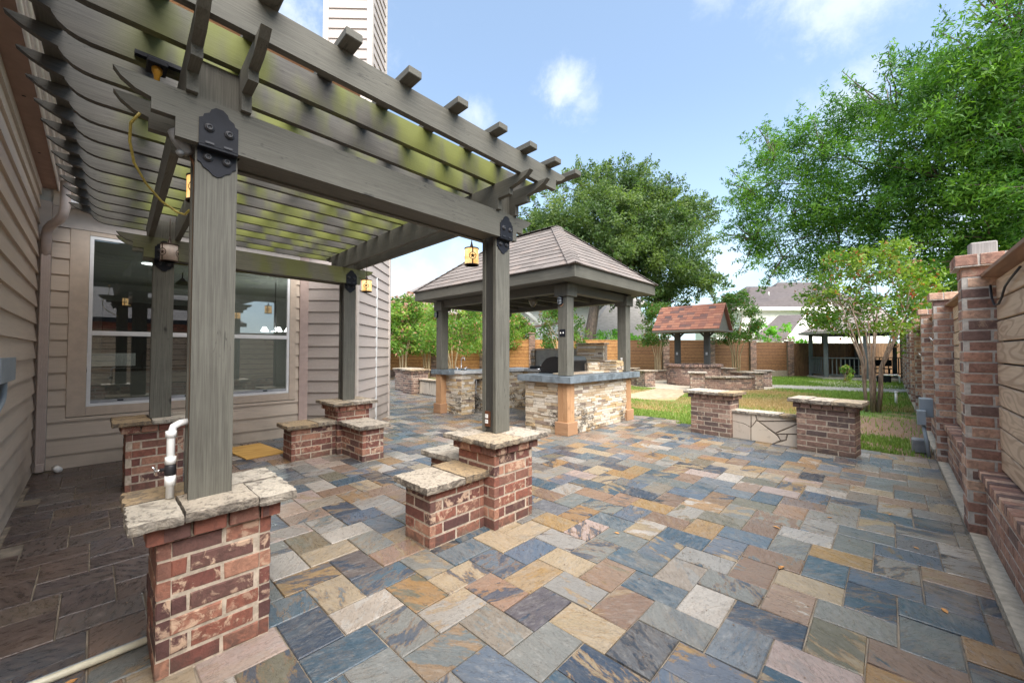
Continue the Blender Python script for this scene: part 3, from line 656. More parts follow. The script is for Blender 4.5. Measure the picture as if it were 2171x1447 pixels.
for i in range(15):
    X=-2.10-.3135*i-th
    s0,s1=-.345,2.87; z0,z1=ZB2+.001,ZB2+.172
    L=[(s0,z1-.004),(s0+.05,z1-.042),(s0+.11,z1-.072),(s0+.175,z1-.088),(s0+.176,z1-.098),(s0+.195,z1-.128),(s0+.225,z1-.152),(s0+.26,z1-.165),(s0+.30,z0)]
    R=[(s1,z0),(s1+.004,z1-.08),(s1+.03,z1-.078),(s1+.09,z1-.055),(s1+.15,z1-.01),(s1+.15,z1)]
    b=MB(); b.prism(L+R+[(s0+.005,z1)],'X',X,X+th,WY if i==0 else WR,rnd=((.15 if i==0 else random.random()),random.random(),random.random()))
    b.build('rafter',perg,fn=shear)
for y in (-.20,.17,.55,.925,1.30,1.675,2.065,2.42,2.755,3.075):
    b=MB(); b.box((-6.75,y-.045,ZB2+.173),(-1.985,y+.045,ZB2+.173+.046),WX,bev=.004); b.build('batten',perg,fn=shear)
# iron brackets with bolts
def bracket(x,yc,up):
    z0,z1=ZB0-.0,ZB0+.20
    A=[(-.080,0),(.080,0),(.080,.125),(.066,.132),(.062,.148),(.040,.162),(.034,.180),(.015,.196),(-.015,.196),(-.034,.180),(-.040,.162),(-.062,.148),(-.066,.132),(-.080,.125)]
    b=MB(); b.prism([(yc+a,z0+c) for a,c in A],'X',x+th+.001,x+th+.007,BLKM)
    Bq=[(.080,0),(-.080,0),(-.080,-.065),(-.066,-.072),(-.056,-.090),(-.034,-.102),(-.020,-.118),(0,-.126),(.020,-.118),(.034,-.102),(.056,-.090),(.066,-.072),(.080,-.065)]
    b.prism([(yc+a,z0-.006+c) for a,c in Bq],'X',x+.001,x+.007,BLKM); b.box((x+.001,yc-.08,z0-.012),(x+th+.007,yc+.08,z0-.002),BLKM)
    b.box((x+th+.007,yc-.055,z0+.006),(x+th+.012,yc-.02,z0+.016),DGREY); b.box((x+th+.007,yc+.02,z0+.006),(x+th+.012,yc+.055,z0+.016),DGREY)
    o=b.build('iron_bracket',perg,fn=shear)
    for dy,dz,dx in((-.04,.085,th+.007),(.042,.080,th+.007),(-.038,-.045,.007),(.040,-.045,.007)):
        c=MB(); c.lathe((x+dx,yc+dy,z0+dz),[(.0001,0),(.021,0),(.021,.004),(.017,.007),(.015,.007),(.015,.014),(.009,.016),(.008,.013),(.0001,.012)],DGREY,seg=14,axis=(1,0,0)); c.build('bolt',o,fn=shear)
for x in (-2.45,-5.77):
    for (y0,y1) in PY: bracket(x,(y0+y1)/2,True)

# ---- hanging star lanterns
def lantern(x,y,zc,ztop,lit,label,r=.066,h=.165):
    e=empty('hanging_lantern',(x,y,zc-h/2),label,'lantern','star lanterns hanging from the pergola beams')
    b=MB(); b.lathe((x,y,zc-h/2),[(r*.96,.004),(r,.004),(r,h-.004),(r*.96,h-.004),(r*.96,.004)],SHADE if lit else SHADE2,seg=24); b.build('lamp_shade',e)
    f=MB()
    for z in(-h/2,h/2-.008): f.lathe((x,y,zc+z),[(r*.93,0),(r+.004,0),(r+.004,.010),(r*.93,.010),(r*.93,0)],LFR,seg=24)
    for k in range(3):
        a=YAW-PI/2+k*2*PI/3+ (.25 if lit else -.15)
        ca,sa=math.cos(a),math.sin(a); R=r+.003
        def cp(t,z): # point on the cylinder: arc offset t, height z
            aa=a+t/R; return (x+math.cos(aa)*R,y+math.sin(aa)*R,zc+z)
        f.add([cp(-.006,-h/2),cp(.006,-h/2),cp(.006,-.034),cp(-.006,-.034)],[(0,1,2,3)],LFR); f.add([cp(-.006,.034),cp(.006,.034),cp(.006,h/2),cp(-.006,h/2)],[(0,1,2,3)],LFR)
        n=20
        rg=[cp(.036*math.cos(2*PI*i/n),.036*math.sin(2*PI*i/n)) for i in range(n)]+[cp(.030*math.cos(2*PI*i/n),.030*math.sin(2*PI*i/n)) for i in range(n)]
        f.add(rg,[(i,(i+1)%n,n+(i+1)%n,n+i) for i in range(n)],LFR)
        R=r+.0035; st=[cp((.028 if i%2==0 else .011)*math.sin(PI*i/5),(.028 if i%2==0 else .011)*math.cos(PI*i/5)) for i in range(10)]+[cp(0,0)]
        f.add(st,[(i,(i+1)%10,10) for i in range(10)],LFR)
    f.build('metal_cage',e)
    c=MB(); c.lathe((x,y,zc+h/2),[(r*.55,0),(.018,.015),(.008,.05),(.004,.075)],LFR,seg=12)
    for k in range(3):
        a=2*PI*k/3; c.tube([(x+r*.95*math.cos(a),y+r*.95*math.sin(a),zc+h/2),(x,y,zc+h/2+.012)],.003,LFR,seg=5)
    c.tube([(x,y,zc+h/2+.07),(x,y,ztop)],.0035,LFR,seg=6); c.build('hanging_cap',e)
lantern(-2.915,2.50,2.365,2.72,True,'lit amber star lantern nearest the post with the rust outlet plate')
lantern(-5.228,2.58,2.355,2.72,True,'lit amber star lantern by the post at the house corner')
lantern(-4.95,.475,2.385,2.72,False,'unlit pale star lantern hanging in front of the window')
lantern(-3.24,.452,2.50,2.72,True,'lit orange lantern mostly hidden behind the nearest post')
b=MB(); b.tube([(-2.9,2.41,2.70),(-3.1,2.405,2.725),(-3.5,2.405,2.76),(-4.2,2.405,2.755),(-5.0,2.405,2.745),(-5.3,2.44,2.70),(-5.5,2.46,2.69)],.006,DGREY,seg=6); b.build('lamp_cable',fn=shear,label='thin dark cable clipped along the inside of the right cross beam',cat='cable')
# cords and fixtures at the near corner
b=MB(); b.tube([(-2.60,.13,2.60),(-2.63,.10,2.55),(-2.68,.10,2.48),(-2.74,.12,2.40),(-2.82,.17,2.335),(-2.90,.24,2.28),(-2.90,.31,2.235),(-2.84,.335,2.215),(-2.72,.338,2.21)],.006,YEL,seg=8); b.build('extension_cord',label='yellow extension cord looping in front of the nearest post',cat='cord')
b=MB(); b.tube([(-2.53,.30,2.47),(-2.515,.330,2.38),(-2.52,.332,2.2),(-2.515,.332,1.6),(-2.52,.332,1.2),(-2.515,.332,.78)],.006,ORC,seg=6); b.build('brown_cord',label='orange brown cord running down the side of the nearest post',cat='cord')
e=empty('plug_adapter',(-2.70,.195,2.80),'yellow cord plug in a black outlet hanging under the rafters','plug')
b=MB(); b.lathe((-2.70,.195,2.90),[(.004,-.07),(.011,-.06),(.013,-.04),(.021,-.02),(.022,.0),(.016,.008)],m_simple('amber_plug',(.55,.28,.03),.4,0,.1),seg=12); b.build('plug',e)
b=MB(); b.box((-2.78,.155,2.905),(-2.66,.235,2.935),BLKM,bev=.004); b.box((-2.72,.11,2.935),(-2.69,.33,2.955),BLKM); b.build('outlet_bar',e)
b=MB(); b.tube([(-2.70,.195,2.835),(-2.705,.195,2.75),(-2.69,.18,2.66)],.006,YEL,seg=6); b.build('cord_end',e)
e=empty('floodlight',(-2.50,.235,2.40),'small grey floodlight tucked behind the end of the near beam','light')
b=MB(); b.lathe((-2.50,.262,2.50),[(.0001,.03),(.030,.028),(.036,.0),(.034,-.05),(.022,-.085),(.0001,-.09)],SENS,seg=16,axis=(-.1,-.45,.85)); b.build('lamp_head',e)
b=MB(); b.lathe((-2.49,.270,2.42),[(.0001,.010),(.015,.010),(.018,0),(.016,-.012),(.0001,-.014)],SENS,seg=14,axis=(-.2,-.5,.8)); b.build('sensor',e)
# outlet plates on posts
def outlet(x,y,z,face,label,plate,holes=True,s=1.0):
    e=empty('outlet_plate',(x,y,z-.06),label,'outlet')
    b=MB()
    def bx(a0,a1,z0,z1,d0,d1,m,bb):
        if face=='-Y': bb.box((x+a0,y-d1,z+z0),(x+a1,y-d0,z+z1),m)
        else: bb.box((x+d0,y+a0,z+z0),(x+d1,y+a1,z+z1),m)
    bx(-.037*s,.037*s,-.062*s,.062*s,0,.009,plate,b); b.build('plate',e)
    for dz in(.022,-.022):
        b=MB(); bx(-.016*s,.016*s,(dz-.015)*s,(dz+.015)*s,.009,.013,WHITEP,b); b.build('socket',e)
        b=MB(); bx(-.008*s,-.005*s,(dz-.002)*s,(dz+.008)*s,.0131,.0135,BLKM,b); bx(.004*s,.007*s,(dz-.002)*s,(dz+.008)*s,.0131,.0135,BLKM,b); b.build('slots',e)
outlet(-2.625,2.442,.85,'-Y','rust brown outlet plate with two white sockets at the foot of the post',RUSTP,s=1.1)
outlet(-5.93,2.645-.012,.92,'-Y','dark outlet plate with white sockets at the foot of the corner post',BLKM,s=.9)
# white valve pipe on the near pillar
e=empty('valve_pipe',(-2.57,.27,.745),'white plastic pipe with a dark valve standing on the nearest brick pillar','pipe')
px_,py_=-2.545,.265
b=MB(); b.tube([(px_,py_,.742),(px_,py_,1.055),(px_-.003,py_+.010,1.085),(px_-.006,py_+.035,1.098),(px_-.010,py_+.062,1.10)],.0165,WHITEP,seg=14); b.build('pipe',e)
b=MB(); b.lathe((px_,py_,.80),[(.0165,0),(.022,0),(.022,.05),(.0165,.05)],WHITEP,seg=16); b.build('coupling',e)
for zz_,hh_ in((.905,.035),(1.035,.03)):
    b=MB(); b.lathe((px_,py_,zz_),[(.0165,0),(.022,0),(.022,hh_),(.0165,hh_)],WHITEP,seg=16); b.build('coupling',e)
b=MB(); b.lathe((px_,py_,.850),[(.018,0),(.0225,.004),(.0225,.045),(.018,.055)],DGREY,seg=16); b.tube([(px_,py_,.878),(px_-.02,py_-.035,.878)],.009,DGREY,seg=10); b.build('valve_body',e)
b=MB(); b.tube([(px_-.02,py_-.035,.878),(px_-.028,py_-.055,.872)],.005,CHROME,seg=8); b.tube([(px_-.028,py_-.055,.858),(px_-.028,py_-.055,.885),(px_-.03,py_-.066,.898)],.004,CHROME,seg=6); b.build('valve_handle',e)
# white pipe lying on the ground
b=MB(); b.tube([(-2.70,.205,.018),(-2.69,-.15,.018),(-2.68,-.45,.018)],.017,OLDPVC,seg=12); b.tube([(-2.735,.205,.012),(-2.725,-.15,.012),(-2.72,-.45,.012)],.010,GREYP,seg=10)
b.build('ground_pipe',label='old cream plastic pipe lying on the slate beside the nearest brick pillar',cat='pipe')
# plywood sheet
b=MB(); b.obox((-6.72,1.62,.012),(.97,.10,0),(-.10,.97,0),(0,0,1),.92,.50,.016,PLY); b.build('plywood_sheet',label='bright plywood board lying on the slate against the house',cat='board')
# ------------------------------------------------------------------ house
house=empty('house',(-8.5,1.5,0),'taupe lap sided house with a large window and an angled chimney chase','house')
EXP=.2035
def siding(o,u,n,L,z0,z1,mat,zb=0.0,mn=9.0,name='siding_board'):
    """lap boards; o,u,n 2D; boards sit on a regular grid starting at zb"""
    sp=[]; k=int(math.floor((z0-zb)/EXP))
    while zb+k*EXP<z1-.01:
        a=max(zb+k*EXP,z0); e=min(zb+(k+1)*EXP+.012,z1); 
        if e-a>.02:
            full=(zb+k*EXP); rn=(random.random(),random.random(),random.random())
            def fa(b,a=a,e=e,full=full,rn=rn):
                d0=.026-(a-full)*.11; d1=.026-(e-full)*.11
                pts=[]
                for s in(0,L):
                    for (dd,z) in((-.012,a),(d0,a),(d1,e),(-.012,e)): pts.append((o[0]+u[0]*s+n[0]*dd,o[1]+u[1]*s+n[1]*dd,z))
                b.add(pts,[(3,2,1,0),(4,5,6,7),(1,2,6,5),(0,1,5,4),(2,3,7,6),(3,0,4,7)],mat,rn)
            sp.append(((o[0]+u[0]*L/2,o[1]+u[1]*L/2,(a+e)/2),EXP*2,fa))
        k+=1
    pieces(sp,house,name,minpx=mn,limit=200)
XW=-7.48
# left wall (runs towards the camera)
lw=MB(); lw.box((-7.6,-.72,-.1),(-.9,-.515,3.6),INW); lw.build('wall',house)
siding((-.9,-.505),(-1,0),(0,1),6.58,.0,3.45,SIDX,zb=-.055)
b=MB(); b.box((-7.49,-.515,0),(-.9,-.47,-.001+.0),CONC) if False else None
# window wall backing with an opening
W0,W1,WZ0,WZ1=-.062,2.30,.747,2.945
b=MB(); b.box((XW-.14,-.52,-.1),(XW-.012,W0-.02,5.3),INW); b.box((XW-.14,W1+.02,-.1),(XW-.012,2.60,5.3),INW); b.box((XW-.139,W0-.02,-.1),(XW-.013,W1+.02,WZ0-.02),INW); b.box((XW-.139,W0-.02,WZ1+.02),(XW-.013,W1+.02,5.3),INW); b.build('wall',house)
siding((XW,-.385),(0,1),(1,0),.15,.62,3.0,SIDY,zb=-.03)
siding((XW,-.385),(0,1),(1,0),2.84,.0,.62,SIDY,zb=-.03)
siding((XW,-.385),(0,1),(1,0),2.98,3.26,5.2,SIDY,zb=-.03)
siding((XW,2.405),(0,1),(1,0),.05,.62,3.0,SIDY,zb=-.03)
def trim(name,a,b_,m,bev=.003):
    q=MB(); q.box(a,b_,m,bev=bev); return q.build(name,house)
trim('corner_board',(XW-.01,-.50,0),(XW+.034,-.39,3.3),CORN)
trim('frieze_board',(XW-.01,-.388,3.005),(XW+.030,2.46,3.255),CORN)
trim('corner_board',(XW-.01,2.458,0),(XW+.036,2.60,3.6),TRIMP)
trim('casing',(XW-.01,-.234,.63),(XW+.030,W0-.004,3.0),TRIM); trim('casing',(XW-.01,W1+.004,.63),(XW+.030,2.405,3.0),TRIM)
trim('casing',(XW-.01,W0-.003,.63),(XW+.028,W1+.003,WZ0-.004),TRIM); trim('casing',(XW-.01,W0-.003,WZ1+.004),(XW+.028,W1+.003,3.0),TRIM)
b=MB(); b.box((XW+.02,-.26,3.258),(XW+.34,2.62,3.29),VINYL); b.build('soffit_strip',house)
def sash(y0,y1,z0,z1,x,w,nm):
    b=MB(); b.box((x-.03,y0,z0),(x,y0+w,z1),VINYL); b.box((x-.03,y1-w,z0),(x,y1,z1),VINYL); b.box((x-.03,y0+w,z0),(x,y1-w,z0+w),VINYL); b.box((x-.03,y0+w,z1-w),(x,y1-w,z1),VINYL)
    return b.build(nm,house)
wn_=sash(W0,W1,WZ0,WZ1,XW+.022,.035,'window')
ZM=1.69
b=MB(); b.box((XW-.018,W0+.035,ZM-.03),(XW+.03,W1-.035,ZM+.03),VINYL,bev=.004); b.build('meeting_rail',wn_)
b=MB(); b.box((XW-.022,W0+.035,WZ0+.035),(XW+.012,W1-.035,WZ0+.075),m_simple('grey_sash',(.35,.36,.38),.4)); b.build('sill_rail',wn_)
for y in(.25,.95,1.95):
    b=MB(); b.box((XW+.012,y-.03,WZ0+.05),(XW+.02,y+.03,WZ0+.07),BLKM); b.build('sash_lock',wn_)
for (z0,z1) in((ZM+.03,WZ1-.035),(WZ0+.075,ZM-.03)):
    b=MB(); b.box((XW-.012,W0+.035,z0),(XW-.006,W1-.035,z1),GLASS); b.build('glass_pane',wn_)
# room behind the window
b=MB(); rx0=-12.6
b.box((rx0,-.7,-.1),(XW-.14,3.9,.02),INF); b.box((rx0,-.7,2.98),(XW-.14,3.9,3.1),INC); b.box((rx0-.1,-.7,.02),(rx0,3.9,2.98),INW); b.box((rx0,3.9,.02),(XW-.14,4.0,2.98),INW); b.box((rx0,-.8,.02),(XW-.14,-.7,2.98),INW)
b.build('room',house)
e=empty('kitchen_cabinets',(-11.9,.9,.02),'dark kitchen cabinets seen through the window','cabinet')
b=MB(); b.box((-12.5,.1,.02),(-11.7,2.1,2.5),IND,bev=.01); b.build('cabinet_body',e)
for y in(.15,.8,1.45):
    b=MB(); b.box((-11.7,y,.1),(-11.68,y+.6,2.4),IND,bev=.004); b.build('cabinet_door',e)
e=empty('kitchen_island',(-10.2,.5,.02),'grey kitchen island with a dark top seen through the window','counter')
b=MB(); b.box((-10.6,-.6,.02),(-9.9,1.25,1.10),INW); b.build('base',e); b=MB(); b.box((-10.65,-.6,1.10),(-9.85,1.3,1.15),IND); b.build('countertop',e)
b=MB(); b.tube([(-10.1,.62,1.15),(-10.1,.62,1.40),(-10.1,.72,1.50),(-10.1,.84,1.40),(-10.1,.84,1.30)],.018,BLKM,seg=8); b.build('faucet',e)
e=empty('wall_sign',(-12.58,-.1,1.4),'small white notice on the kitchen wall seen through the window','sign')
b=MB(); b.box((-10.58,-.35,1.18),(-10.56,.55,1.42),VINYL); b.build('board',e)
e=empty('chandelier',(-9.6,2.45,1.9),'chandelier with white bell shades seen through the window','chandelier')
cxx,cyy,czz=-9.75,2.72,1.92
b=MB(); b.tube([(cxx,cyy,2.97),(cxx,cyy,czz+.02)],.008,BLKM,seg=6)
for k in range(5):
    a=2*PI*k/5; b.tube([(cxx,cyy,czz),(cxx+.12*math.cos(a),cyy+.12*math.sin(a),czz-.05),(cxx+.24*math.cos(a),cyy+.24*math.sin(a),czz+.06)],.007,BLKM,seg=5)
b.build('frame',e)
for k in range(5):
    a=2*PI*k/5; b=MB(); b.lathe((cxx+.24*math.cos(a),cyy+.24*math.sin(a),czz+.06),[(.03,.0),(.045,-.04),(.075,-.09),(.07,-.09),(.04,-.04),(.02,-.005)],LITW,seg=14); b.build('lamp_shade',e)
pl=bpy.data.lights.new('chandelier_light','POINT'); pl.energy=60; pl.shadow_soft_size=.03; pl.color=(1,.93,.82); po_=bpy.data.objects.new('chandelier_light',pl); COL.objects.link(po_); po_.location=(-9.75,2.72,1.90)
b=MB(); b.lathe((-9.3,.62,2.965),[(.0001,.012),(.09,.012),(.09,0),(.0001,0)],LITW,seg=20); b.build('recessed_ceiling_light',label='round recessed light on the ceiling inside the window',cat='ceiling light')
b=MB(); b.lathe((-9.9,1.15,2.75),[(.02,.12),(.05,.08),(.12,.0),(.11,0),(.0001,.03)],BLKM,seg=16); b.tube([(-9.9,1.15,2.98),(-9.9,1.15,2.84)],.012,BLKM,seg=6); b.build('pendant_lamp',label='small dark pendant lamp on the ceiling inside the window',cat='pendant lamp')
# eave over the left wall
b=MB(); b.box((-7.5,-.72,3.46),(-.9,-.345,3.50),SOFF); b.box((-7.46,-.505,3.36),(-.9,-.475,3.459),CORN); b.build('soffit',house)
b=MB()
for k in range(4): b.tube([(-7.5,-.335+k*.034,3.45+.012*k),(-.9,-.335+k*.034,3.45+.012*k)],.0125,GUTM,seg=8)
b.box((-7.5,-.345,3.465),(-.9,-.20,3.60),GUTM); b.build('gutter',house)
for x in(-4.9,-6.2):
    q=MB(); q.lathe((x,-.42,3.4595),[(.0001,-.002),(.012,-.002),(.012,0)],BLKM,seg=8); q.build('soffit_hole',house)
# downspout
b=MB()
def spout(pts,w=.075,d=.055):
    for p,q in zip(pts[:-1],pts[1:]):
        b.tube([p,q],.042,DSP,seg=10)
b.tube([(-7.02,-.27,3.45),(-7.02,-.27,3.14),(-7.05,-.285,3.06),(-7.13,-.325,3.00),(-7.24,-.38,2.97),(-7.33,-.415,2.93),(-7.37,-.425,2.85),(-7.37,-.425,2.6)],.044,DSP,seg=12)
b.box((-7.41,-.465,.12),(-7.33,-.385,2.62),DSP,bev=.008)
for k in range(4): b.box((-7.33,-.458+k*.02,.12),(-7.324,-.448+k*.02,2.6),DSP)
b.box((-7.405,-.46,.02),(-7.31,-.39,.12),DSP,bev=.006)
b.build('downspout',label='ribbed taupe downspout with a swan neck in the corner of the house',cat='downspout')
b=MB(); b.tube([(-7.36,-.30,.04),(-7.22,-.27,.04)],.035,WHITEP,seg=12); b.build('drain_stub',label='short white drain pipe stub at the foot of the downspout',cat='pipe')
# electrical box on the left wall
e=empty('electrical_box',(-5.1,-.46,1.2),'blue grey electrical box on the left house wall','electrical box')
b=MB(); b.box((-4.66,-.485,1.25),(-4.0,-.405,1.405),GREYP,bev=.006); b.build('box',e)
b=MB(); b.box((-4.67,-.405,1.245),(-3.99,-.397,1.41),GREYP,bev=.002); b.build('cover',e)
b=MB(); b.tube([(-4.56,-.44,1.25),(-4.56,-.44,1.17),(-4.53,-.44,1.12),(-4.46,-.44,1.09),(-4.2,-.44,1.04)],.018,GREYP,seg=12); b.build('conduit',e)
# ---- angled bay with the chimney chase
r2=math.sqrt(.5)
A=(XW,2.60); Bc=(-6.875,3.205); Cc=(-8.30,4.63)
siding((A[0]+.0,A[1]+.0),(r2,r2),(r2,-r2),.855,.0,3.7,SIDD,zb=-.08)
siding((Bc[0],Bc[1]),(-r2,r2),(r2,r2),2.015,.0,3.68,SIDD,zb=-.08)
b=MB(); cmid=((A[0]+Cc[0])/2-.1,(A[1]+Cc[1])/2+.0)
b.prism([A,Bc,Cc,(Cc[0]-.8,Cc[1]-.8)],'Z',-.1,3.68,INW); b.build('chase_core',house)
def cb(c,lab=None):
    q=MB(); q.obox((c[0],c[1],1.82),(r2,r2,0),(-r2,r2,0),(0,0,1),.10,.10,3.72,CORN,bev=.004); q.build('corner_board',house)
cb((Bc[0]-.03,Bc[1]+.0)); cb((Cc[0]-.012,Cc[1]-.012))
# shoulders of the chase
def pp(s,d,z): # s along (1,1) from A side, d depth along (-1,1) measured from front plane
    return (A[0]+r2*s-r2*d,A[1]+r2*s+r2*d,z)
b=MB()
for (d0,d1,dd) in((-.04,.72,1),(2.06,1.5,-1)):
    vs=[pp(-.02,d0,3.66),pp(.90,d0,3.66),pp(.90,d1,4.5),pp(-.02,d1,4.5),pp(-.02,d0,3.71),pp(.90,d0,3.71),pp(.90,d1,4.55),pp(-.02,d1,4.55)]
    b.add(vs,[(3,2,1,0),(4,5,6,7),(0,1,5,4),(1,2,6,5),(2,3,7,6),(3,0,4,7)],CORN)
b.prism([pp(.0,.0,0)[:2],pp(.86,.0,0)[:2],pp(.86,2.0,0)[:2],pp(.0,2.0,0)[:2]],'Z',3.68,3.69,CORN)
vs=[pp(0,0,3.66),pp(0,2.0,3.66),pp(0,1.5,4.5),pp(0,.72,4.5)]+[pp(.86,0,3.66),pp(.86,2.0,3.66),pp(.86,1.5,4.5),pp(.86,.72,4.5)]
b.add(vs,[(0,1,2,3),(7,6,5,4),(0,3,7,4),(1,5,6,2)],SIDD); b.build('chase_shoulder',house)
F0=pp(-.07,.68,0); 
siding(F0[:2],(r2,r2),(r2,-r2),.92,3.6,9.4,SIDD,zb=-.08)
F1=pp(.85,.68,0); siding(F1[:2],(-r2,r2),(r2,r2),.97,3.6,9.4,SIDD,zb=-.08)
b=MB(); b.prism([pp(-.06,.69,0)[:2],pp(.84,.69,0)[:2],pp(.84,1.64,0)[:2],pp(-.06,1.64,0)[:2]],'Z',3.6,9.4,INW); b.build('chimney_core',house)
for s,d in((-.04,.70),(.825,.70),(.825,1.62)):
    q=MB(); c=pp(s,d,6.5); q.obox(c,(r2,r2,0),(-r2,r2,0),(0,0,1),.105,.105,5.8,CORN,bev=.004); q.build('corner_board',house)
# upper eave seen between the rafters
b=MB(); b.prism([(-5.45,-1.0),(-5.58,2.62),(-7.3,3.5),(-7.6,3.3),(-7.6,-1.0)],'Z',5.30,5.36,SOFO); b.build('upper_soffit',house)
b=MB(); b.add([(-5.45,-1.0,5.36),(-5.60,2.62,5.36),(-7.35,3.5,5.36),(-10.5,1.0,7.3),(-10.5,-1.0,7.3)],[(0,1,2,3,4)],FR1); b.box((-5.47,-1.0,5.27),(-5.44,2.6,5.42),CORN); b.build('upper_roof',house)

# ------------------------------------------------------------------ brick wall with timber panels on the right
wall=empty('boundary_wall',(.7,12,0),'tall boundary wall of brick piers with wooden board panels and a brick base','wall')
sp_all=[];
def pier(y,yw=.26,near=True):
    z=2.13
    c=MB(); c.box((.4385,y+.0035,0),(.85,y+yw-.0035,z-.002),WMORT); c.build('pier_core',wall)
    s=[]
    n=25; ch=z/n
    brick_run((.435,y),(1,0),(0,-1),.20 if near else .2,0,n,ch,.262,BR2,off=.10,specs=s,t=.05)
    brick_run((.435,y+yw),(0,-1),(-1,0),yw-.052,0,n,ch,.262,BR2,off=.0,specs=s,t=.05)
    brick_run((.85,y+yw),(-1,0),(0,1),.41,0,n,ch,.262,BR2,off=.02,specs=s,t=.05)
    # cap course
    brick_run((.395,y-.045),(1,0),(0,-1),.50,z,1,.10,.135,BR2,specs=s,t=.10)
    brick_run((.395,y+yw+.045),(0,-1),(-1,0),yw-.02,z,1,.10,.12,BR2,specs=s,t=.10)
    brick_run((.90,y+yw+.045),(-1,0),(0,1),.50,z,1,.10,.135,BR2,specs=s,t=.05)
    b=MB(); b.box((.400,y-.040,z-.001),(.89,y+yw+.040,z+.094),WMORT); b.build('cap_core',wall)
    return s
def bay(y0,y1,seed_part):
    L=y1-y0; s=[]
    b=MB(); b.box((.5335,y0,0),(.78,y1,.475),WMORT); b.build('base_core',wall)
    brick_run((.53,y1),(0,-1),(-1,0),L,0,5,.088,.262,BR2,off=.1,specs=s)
    y=y0+.003
    while y<y1-.03:
        w=.083; yy=y+w/2; rn=(random.random(),random.random(),random.random()); dz=random.uniform(-.003,.003)
        def fa(b,yy=yy,rn=rn,dz=dz,w=w): b.obox((.595,yy,.487+dz),(1,0,0),(0,1,0),(0,0,1),.20,w-.010,.062,BR2,rn,bev=.004)
        s.append(((.5,yy,.5),.09,fa)); y+=w
    b=MB(); b.box((.505,y0,.462),(.69,y1,.510),WMORT); b.build('ledge_mortar',wall)
    bd=[]; z=.535; H=(2.02-.535)/9
    for k in range(9):
        zz=z+k*H; rn=(random.random(),random.random(),random.random()); dx=random.uniform(-.004,.004)
        def fb(b,zz=zz,rn=rn,dx=dx): b.obox((.625+dx,(y0+y1)/2,zz+H/2),(1,0,0),(0,1,0),(0,0,1),.030,L-.004,H-.013,WALLB,rn,bev=.005)
        bd.append(((.62,(y0+y1)/2,zz),L*.5,fb))
    b=MB(); b.box((.642,y0,.5),(.66,y1,2.0),BLKM); b.build('panel_backing',wall)
    b=MB(); b.obox((.612,(y0+y1)/2,2.045),(1,0,-.12),(0,1,0),(.12,0,1),.15,L-.004,.032,CAPR,bev=.003); b.build('cap_rail',wall)
    return s,bd
ys=[-.0,2.03]+[4.84+2.83*k for k in range(0,10)]
ys[0]=-.8
bricks=[];boards=[]
for i,y in enumerate(ys):
    bricks+=pier(y)
    if i+1<len(ys):
        s,bd=bay(y+.262,ys[i+1]-.002,i); bricks+=s; boards+=bd
bricks=[(c,(s if (vis(c[0],c[1],.1) and depth(c)>.3 and (c[1]<11)) else .0001),f) for c,s,f in bricks]
pieces(bricks,wall,'brick',minpx=11,limit=290)
pieces([(c,(s if c[1]>.5 else .001),f) for c,s,f in boards],wall,'wall_board',minpx=12,limit=90)
b=MB(); b.obox((.56,4.93,2.28),(.96,.1,0),(-.1,.96,0),(0,0,1),.15,.10,.10,BLOCK,bev=.008); b.build('wood_block',label='weathered wooden block on top of the nearest brick pier',cat='block')
b=MB(); b.tube([(.585,4.83,1.97),(.585,4.78,1.86),(.585,4.68,1.80),(.588,4.55,1.80),(.59,4.45,1.84),(.592,4.36,1.90),(.592,4.2,1.93),(.592,3.9,1.97)],.007,DGREY,seg=8); b.build('wall_cable',label='grey cable hanging under the cap rail of the nearest wall panel',cat='cable')
for (y,z,lab) in((7.66,1.60,'upper'),(10.46,1.38,'lower')):
    b=MB(); b.tube([(.42,y-.02,z),(.40,y+.08,z+.04),(.43,y+.2,z-.05),(.42,y+.35,z+.02)],.006,WHITEP,seg=5); b.build('loose_wire',label='thin white loose wire on the %s brick pier beyond the second bay'%('second' if lab=='upper' else 'third'),cat='wire')
# utility boxes by the second pier
e=empty('utility_conduit',(.40,8.0,0),'grey meter box with two grey conduits on the boundary wall','electrical box')
b=MB(); b.box((.30,8.15,.52),(.44,8.40,.78),GREYP,bev=.006); b.build('box',e)
b=MB(); b.box((.27,8.02,.42),(.36,8.16,.62),GREYP,bev=.004); b.build('small_box',e)
for dy in(0,.10):
    b=MB(); b.tube([(.33,8.08+dy,.45),(.36,8.05+dy,.2),(.38,8.02+dy,-.02)],.020,GREYP,seg=8); b.build('conduit',e)
b=MB(); b.box((.22,8.28,-.02),(.40,8.5,.17),SENS,bev=.01); b.build('junction_box',label='low grey junction box on the soil beside the boundary wall',cat='junction box')
# ------------------------------------------------------------------ low garden wall at the lawn edge
gw=empty('garden_wall',(-1.5,7.5,0),'low garden wall of two brown brick pillars and a cream flagstone panel','garden wall')
ga=-.115; gc=(-1.95,7.37)
gf=lambda v:(*rot2(v,gc,ga),v[2])
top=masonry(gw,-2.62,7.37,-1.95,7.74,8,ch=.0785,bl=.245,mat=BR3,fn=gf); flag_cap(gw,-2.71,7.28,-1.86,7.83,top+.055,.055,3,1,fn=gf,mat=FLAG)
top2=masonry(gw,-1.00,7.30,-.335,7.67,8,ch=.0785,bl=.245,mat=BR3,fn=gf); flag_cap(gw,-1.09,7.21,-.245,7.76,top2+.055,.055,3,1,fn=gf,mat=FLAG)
b=MB(); b.box((-1.95,7.47,-.02),(-1.0,7.70,.43),MORT2); b.build('panel_core',gw,fn=gf)
flag_cap(gw,-1.95,7.42,-1.0,7.74,.475,.045,3,1,fn=gf,mat=FLAG)
S=lambda x,y:(-1.95+.95*x,.43*y)
